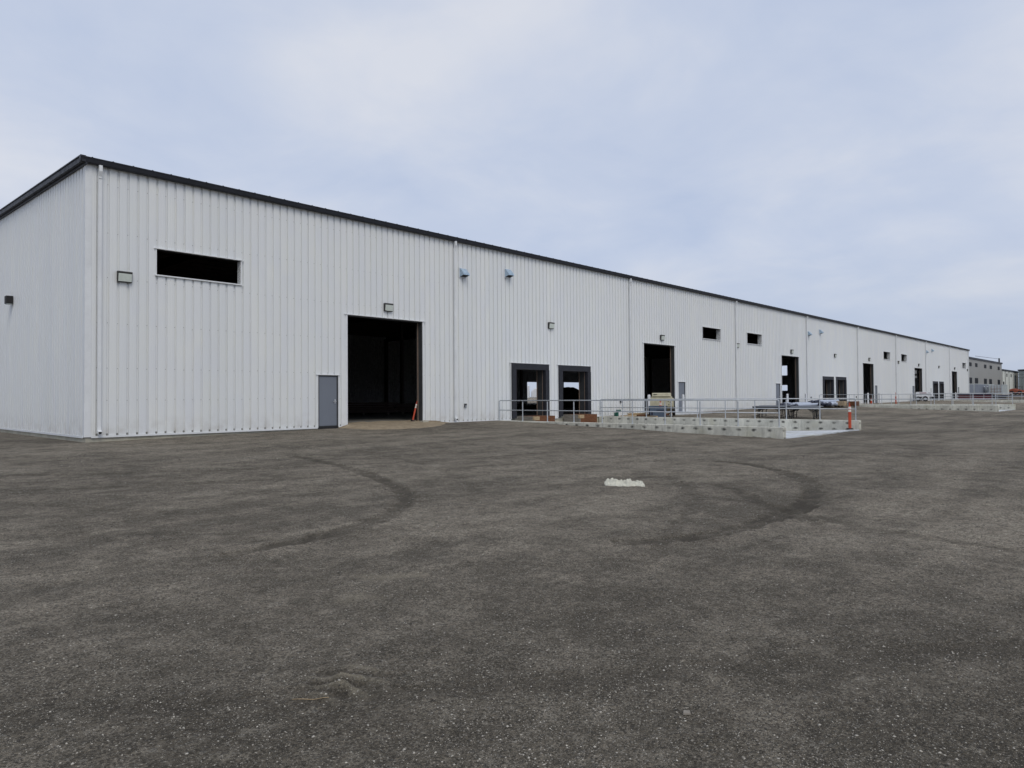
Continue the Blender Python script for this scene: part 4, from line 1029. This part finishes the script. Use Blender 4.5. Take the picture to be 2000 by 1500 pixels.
# power lines
r = empty('power_line', (196, 0.5, 1.1), 0, 'pair of dark overhead cables crossing in front of the far buildings', 'cable')
p = MB(); p.path([(0,0,3.9),(20,-6,3.75),(45,-14,3.85)], .05, 5); p.path([(0,0,4.65),(20,-6,4.5),(45,-14,4.6)], .04, 5); p.build('cable', M_cable, r)
p = MB(); p.tube((0,0,-.1),(0,0,5.0), .1, .08); p.build('pole', M_greyw, r)

# ------------------------------------------------------------------ coloured machines far right
def loader(loc, rz, m, label, sc=1.0):
    r = empty('loader', loc, rz, label, 'loader', 'construction machines at the right edge'); r.scale = (sc,)*3
    b_ = MB(); b_.prism([(-1.5,.5),(-1.55,1.25),(-1.2,1.45),(-.2,1.5),(.1,1.1),(1.1,1.0),(1.3,.55)][::-1], -.75, .75, 'y'); b_.build('body', m, r, bevel=.04)
    for x in (-.95, .85):
        for y in (-.85, .85):
            w = MB(); w.tube((x, y-.17, .48), (x, y+.17, .48), .48, n=20); wo = w.build('wheel', M_black, r)
            w = MB(); w.tube((x, y-.18, .48), (x, y+.18, .48), .22, n=14); w.build('rim', m, wo)
    c = MB()
    for x in (-.2, .75):
        for y in (-.5, .5): c.strut((x,y,1.1),(x-.05,y,2.05), .07, .07)
    c.box(-.32,.82,-.56,.56,2.05,2.12); c.build('cab_frame', M_black, r)
    a = MB(); a.strut((-.9,-.62,1.45),(1.9,-.62,.8), .16, .22); a.strut((-.9,.62,1.45),(1.9,.62,.8), .16, .22); a.build('lift_arm', m, r)
    k = MB(); k.prism([(1.8,.25),(2.5,.2),(2.6,.32),(2.05,.45),(2.0,.95),(1.85,.98)][::-1], -.9, .9, 'y'); k.build('bucket', M_jamb, r)
loader((149.2,-5.55,1.0), R(250), M_equo, 'orange loader parked right of the white container', .74)
loader((152.0,-7.6,1.0), R(200), M_yellow, 'yellow loader cut off by the right edge of the picture', .8)

# ------------------------------------------------------------------ inside and behind the warehouse
def lumber(x, y, L, W_, H_, rz, label):
    r = empty('lumber_stack', (x, y, .1), rz, label, 'lumber stack', 'lumber stacks inside the nearest doorway')
    b_ = MB(); n = 5
    for k in range(n): b_.box(-L/2+rng.uniform(-.2,.1), L/2+rng.uniform(-.1,.2), -W_/2, W_/2, .12+k*(H_-.1)/n+.01, .12+(k+1)*(H_-.1)/n-.01)
    b_.build('boards', M_steel_in, r); b_ = MB()
    for q in (-.4, 0, .4): b_.box(L*q-.06, L*q+.06, -W_/2, W_/2, 0, .119)
    b_.build('dunnage', M_greyw, r)
lumber(20.5, 14, 4.0, 1.2, .8, -R(40), 'left dim lumber stack inside the nearest doorway')
lumber(24.5, 12, 4.5, 1.2, .7, -R(45), 'right dim lumber stack inside the nearest doorway')
# dark earth heap seen through the second dock opening
h = MB(); nn = 66; mm = 14
for i in range(nn+1):
    u = i/nn; x = 45.5+11*u
    hgt = np.interp(x, [45.5,48.6,49.15,49.45,49.6,50.3,52.4,54,56.5],[.0,1.3,1.5,1.62,2.1,2.12,1.35,.8,.0])
    for j in range(mm+1):
        v = j/mm; y = 17+6*v; z = .1+hgt*math.sin(math.pi*v)+.10*mnoise.noise(Vector((x*2.3, y*2.3, 0)))*math.sin(math.pi*v)
        h.v.append((x, y, z))
for i in range(nn):
    for j in range(mm): a = i*(mm+1)+j; h.f.append((a, a+1, a+mm+2, a+mm+1)); h.m.append(0)
tag(h.build('earth_heap', worn('dark_earth', (.02,.018,.016), .95)), 'dark heap inside, seen through the second dock opening', 'heap', kind='stuff')
# pale truck behind the building, seen through the first dock opening
r = empty('parked_truck', (92.0, 63.5, .0), -R(50), 'white truck beyond the rear doors, seen through the first dock opening', 'truck')
b_ = MB(); b_.prism([(-3.2,.9),(-3.2,1.9),(-1.6,2.15),(-.9,3.2),(.6,3.4),(.6,.9)][::-1], -1.2, 1.2, 'y'); b_.build('cab', M_white, r, bevel=.12)
b_ = MB(); b_.prism([(.9,1.0),(.9,2.3),(1.6,2.9),(3.0,3.15),(5.5,3.1),(6.8,2.6),(7.5,1.7),(7.5,1.0)][::-1], -1.1, 1.1, 'y'); b_.build('tank_body', M_white, r, bevel=.2)
for x in (-2.2, 3.8, 5.2):
    for y in (-1.05, 1.05):
        w = MB(); w.tube((x,y-.15,.5),(x,y+.15,.5), .5, n=20); w.build('wheel', M_black, r)
for y in (-1.215, 1.215):
    w = MB(); w.prism([(-1.45,2.1),(-.9,2.95),(.0,3.0),(.0,2.1)][::-1], y-.01, y+.01, 'y'); w.build('side_window', M_glass, r)
w = MB(); w.quad((-1.56,-1.0,2.22),(-1.56,1.0,2.22),(-.97,.95,3.10),(-.97,-.95,3.10)); w.build('windscreen', M_glass, r)

# ------------------------------------------------------------------ cloth and straw on the yard
def cloth():
    c0 = Vector((3.85, -17.92)); ux, uy = Vector((.62,-.78)), Vector((.78,.62))
    mb = MB(); nu, nv = 60, 26
    zb = zhit(c0.x, c0.y)
    for i in range(nu+1):
        u = -1+2*i/nu
        for j in range(nv+1):
            v = -1+2*j/nv
            hw = .21*(1+.30*mnoise.noise(Vector((u*2.6, 1.2, 0))))*(1 if u < .8 else 1.15)*(.55+.45*min(1, (1+u)*2.2))
            q = c0+ux*(u*.36+.02*mnoise.noise(Vector((v*4, u*4, 3))))+uy*(v*hw+.03*mnoise.noise(Vector((u*5, 2.2, 0))))
            z = .015+.060*math.exp(-((u+.55)/.32)**2)*max(0,1-v*v)+.045*math.exp(-((u-.2)/.18)**2)*max(0,1-v*v)+.03*max(0, 1-v*v)
            z += .065*abs(mnoise.noise(Vector((u*5.2, v*3.2, 2))))+.030*mnoise.noise(Vector((u*11, v*7, 9)))
            if abs(v) > .93 or abs(u) > .97: z *= .35
            mb.v.append((q.x, q.y, zb+max(.004, z)))
    for i in range(nu):
        for j in range(nv): a = i*(nv+1)+j; mb.f.append((a, a+nv+1, a+nv+2, a+1)); mb.m.append(0)
    o = mb.build('cloth_scrap', M_cloth, smooth=True); tag(o, 'crumpled off white cloth lying alone on the gravel', 'cloth')
cloth()
s_ = MB(); pts = []
for k in range(8):
    t_ = k/7; x = -5.02+(.14)*t_; y = -21.72-(.145)*t_; pts.append((x, y+.003*math.sin(k*1.3), zhit(x, y)+.006+.003*math.sin(k)))
s_.path(pts, .0018, 5); tag(s_.build('straw', M_tanw), 'thin yellow straw lying on the gravel in the foreground', 'straw')

s_ = MB(); z0 = zhit(-3.72, -23.40)
s_.v = [(-3.745,-23.395,z0+.004),(-3.715,-23.425,z0+.004),(-3.69,-23.405,z0+.006),(-3.715,-23.378,z0+.006),(-3.742,-23.395,z0+.014),(-3.715,-23.420,z0+.013),(-3.694,-23.405,z0+.015),(-3.716,-23.382,z0+.016)]
s_.f = [(0,3,2,1),(4,5,6,7),(0,1,5,4),(1,2,6,5),(2,3,7,6),(3,0,4,7)]; s_.m = [0]*6
tag(s_.build('flat_stone', M_greyw), 'small flat pale stone chip in the right foreground gravel', 'stone')
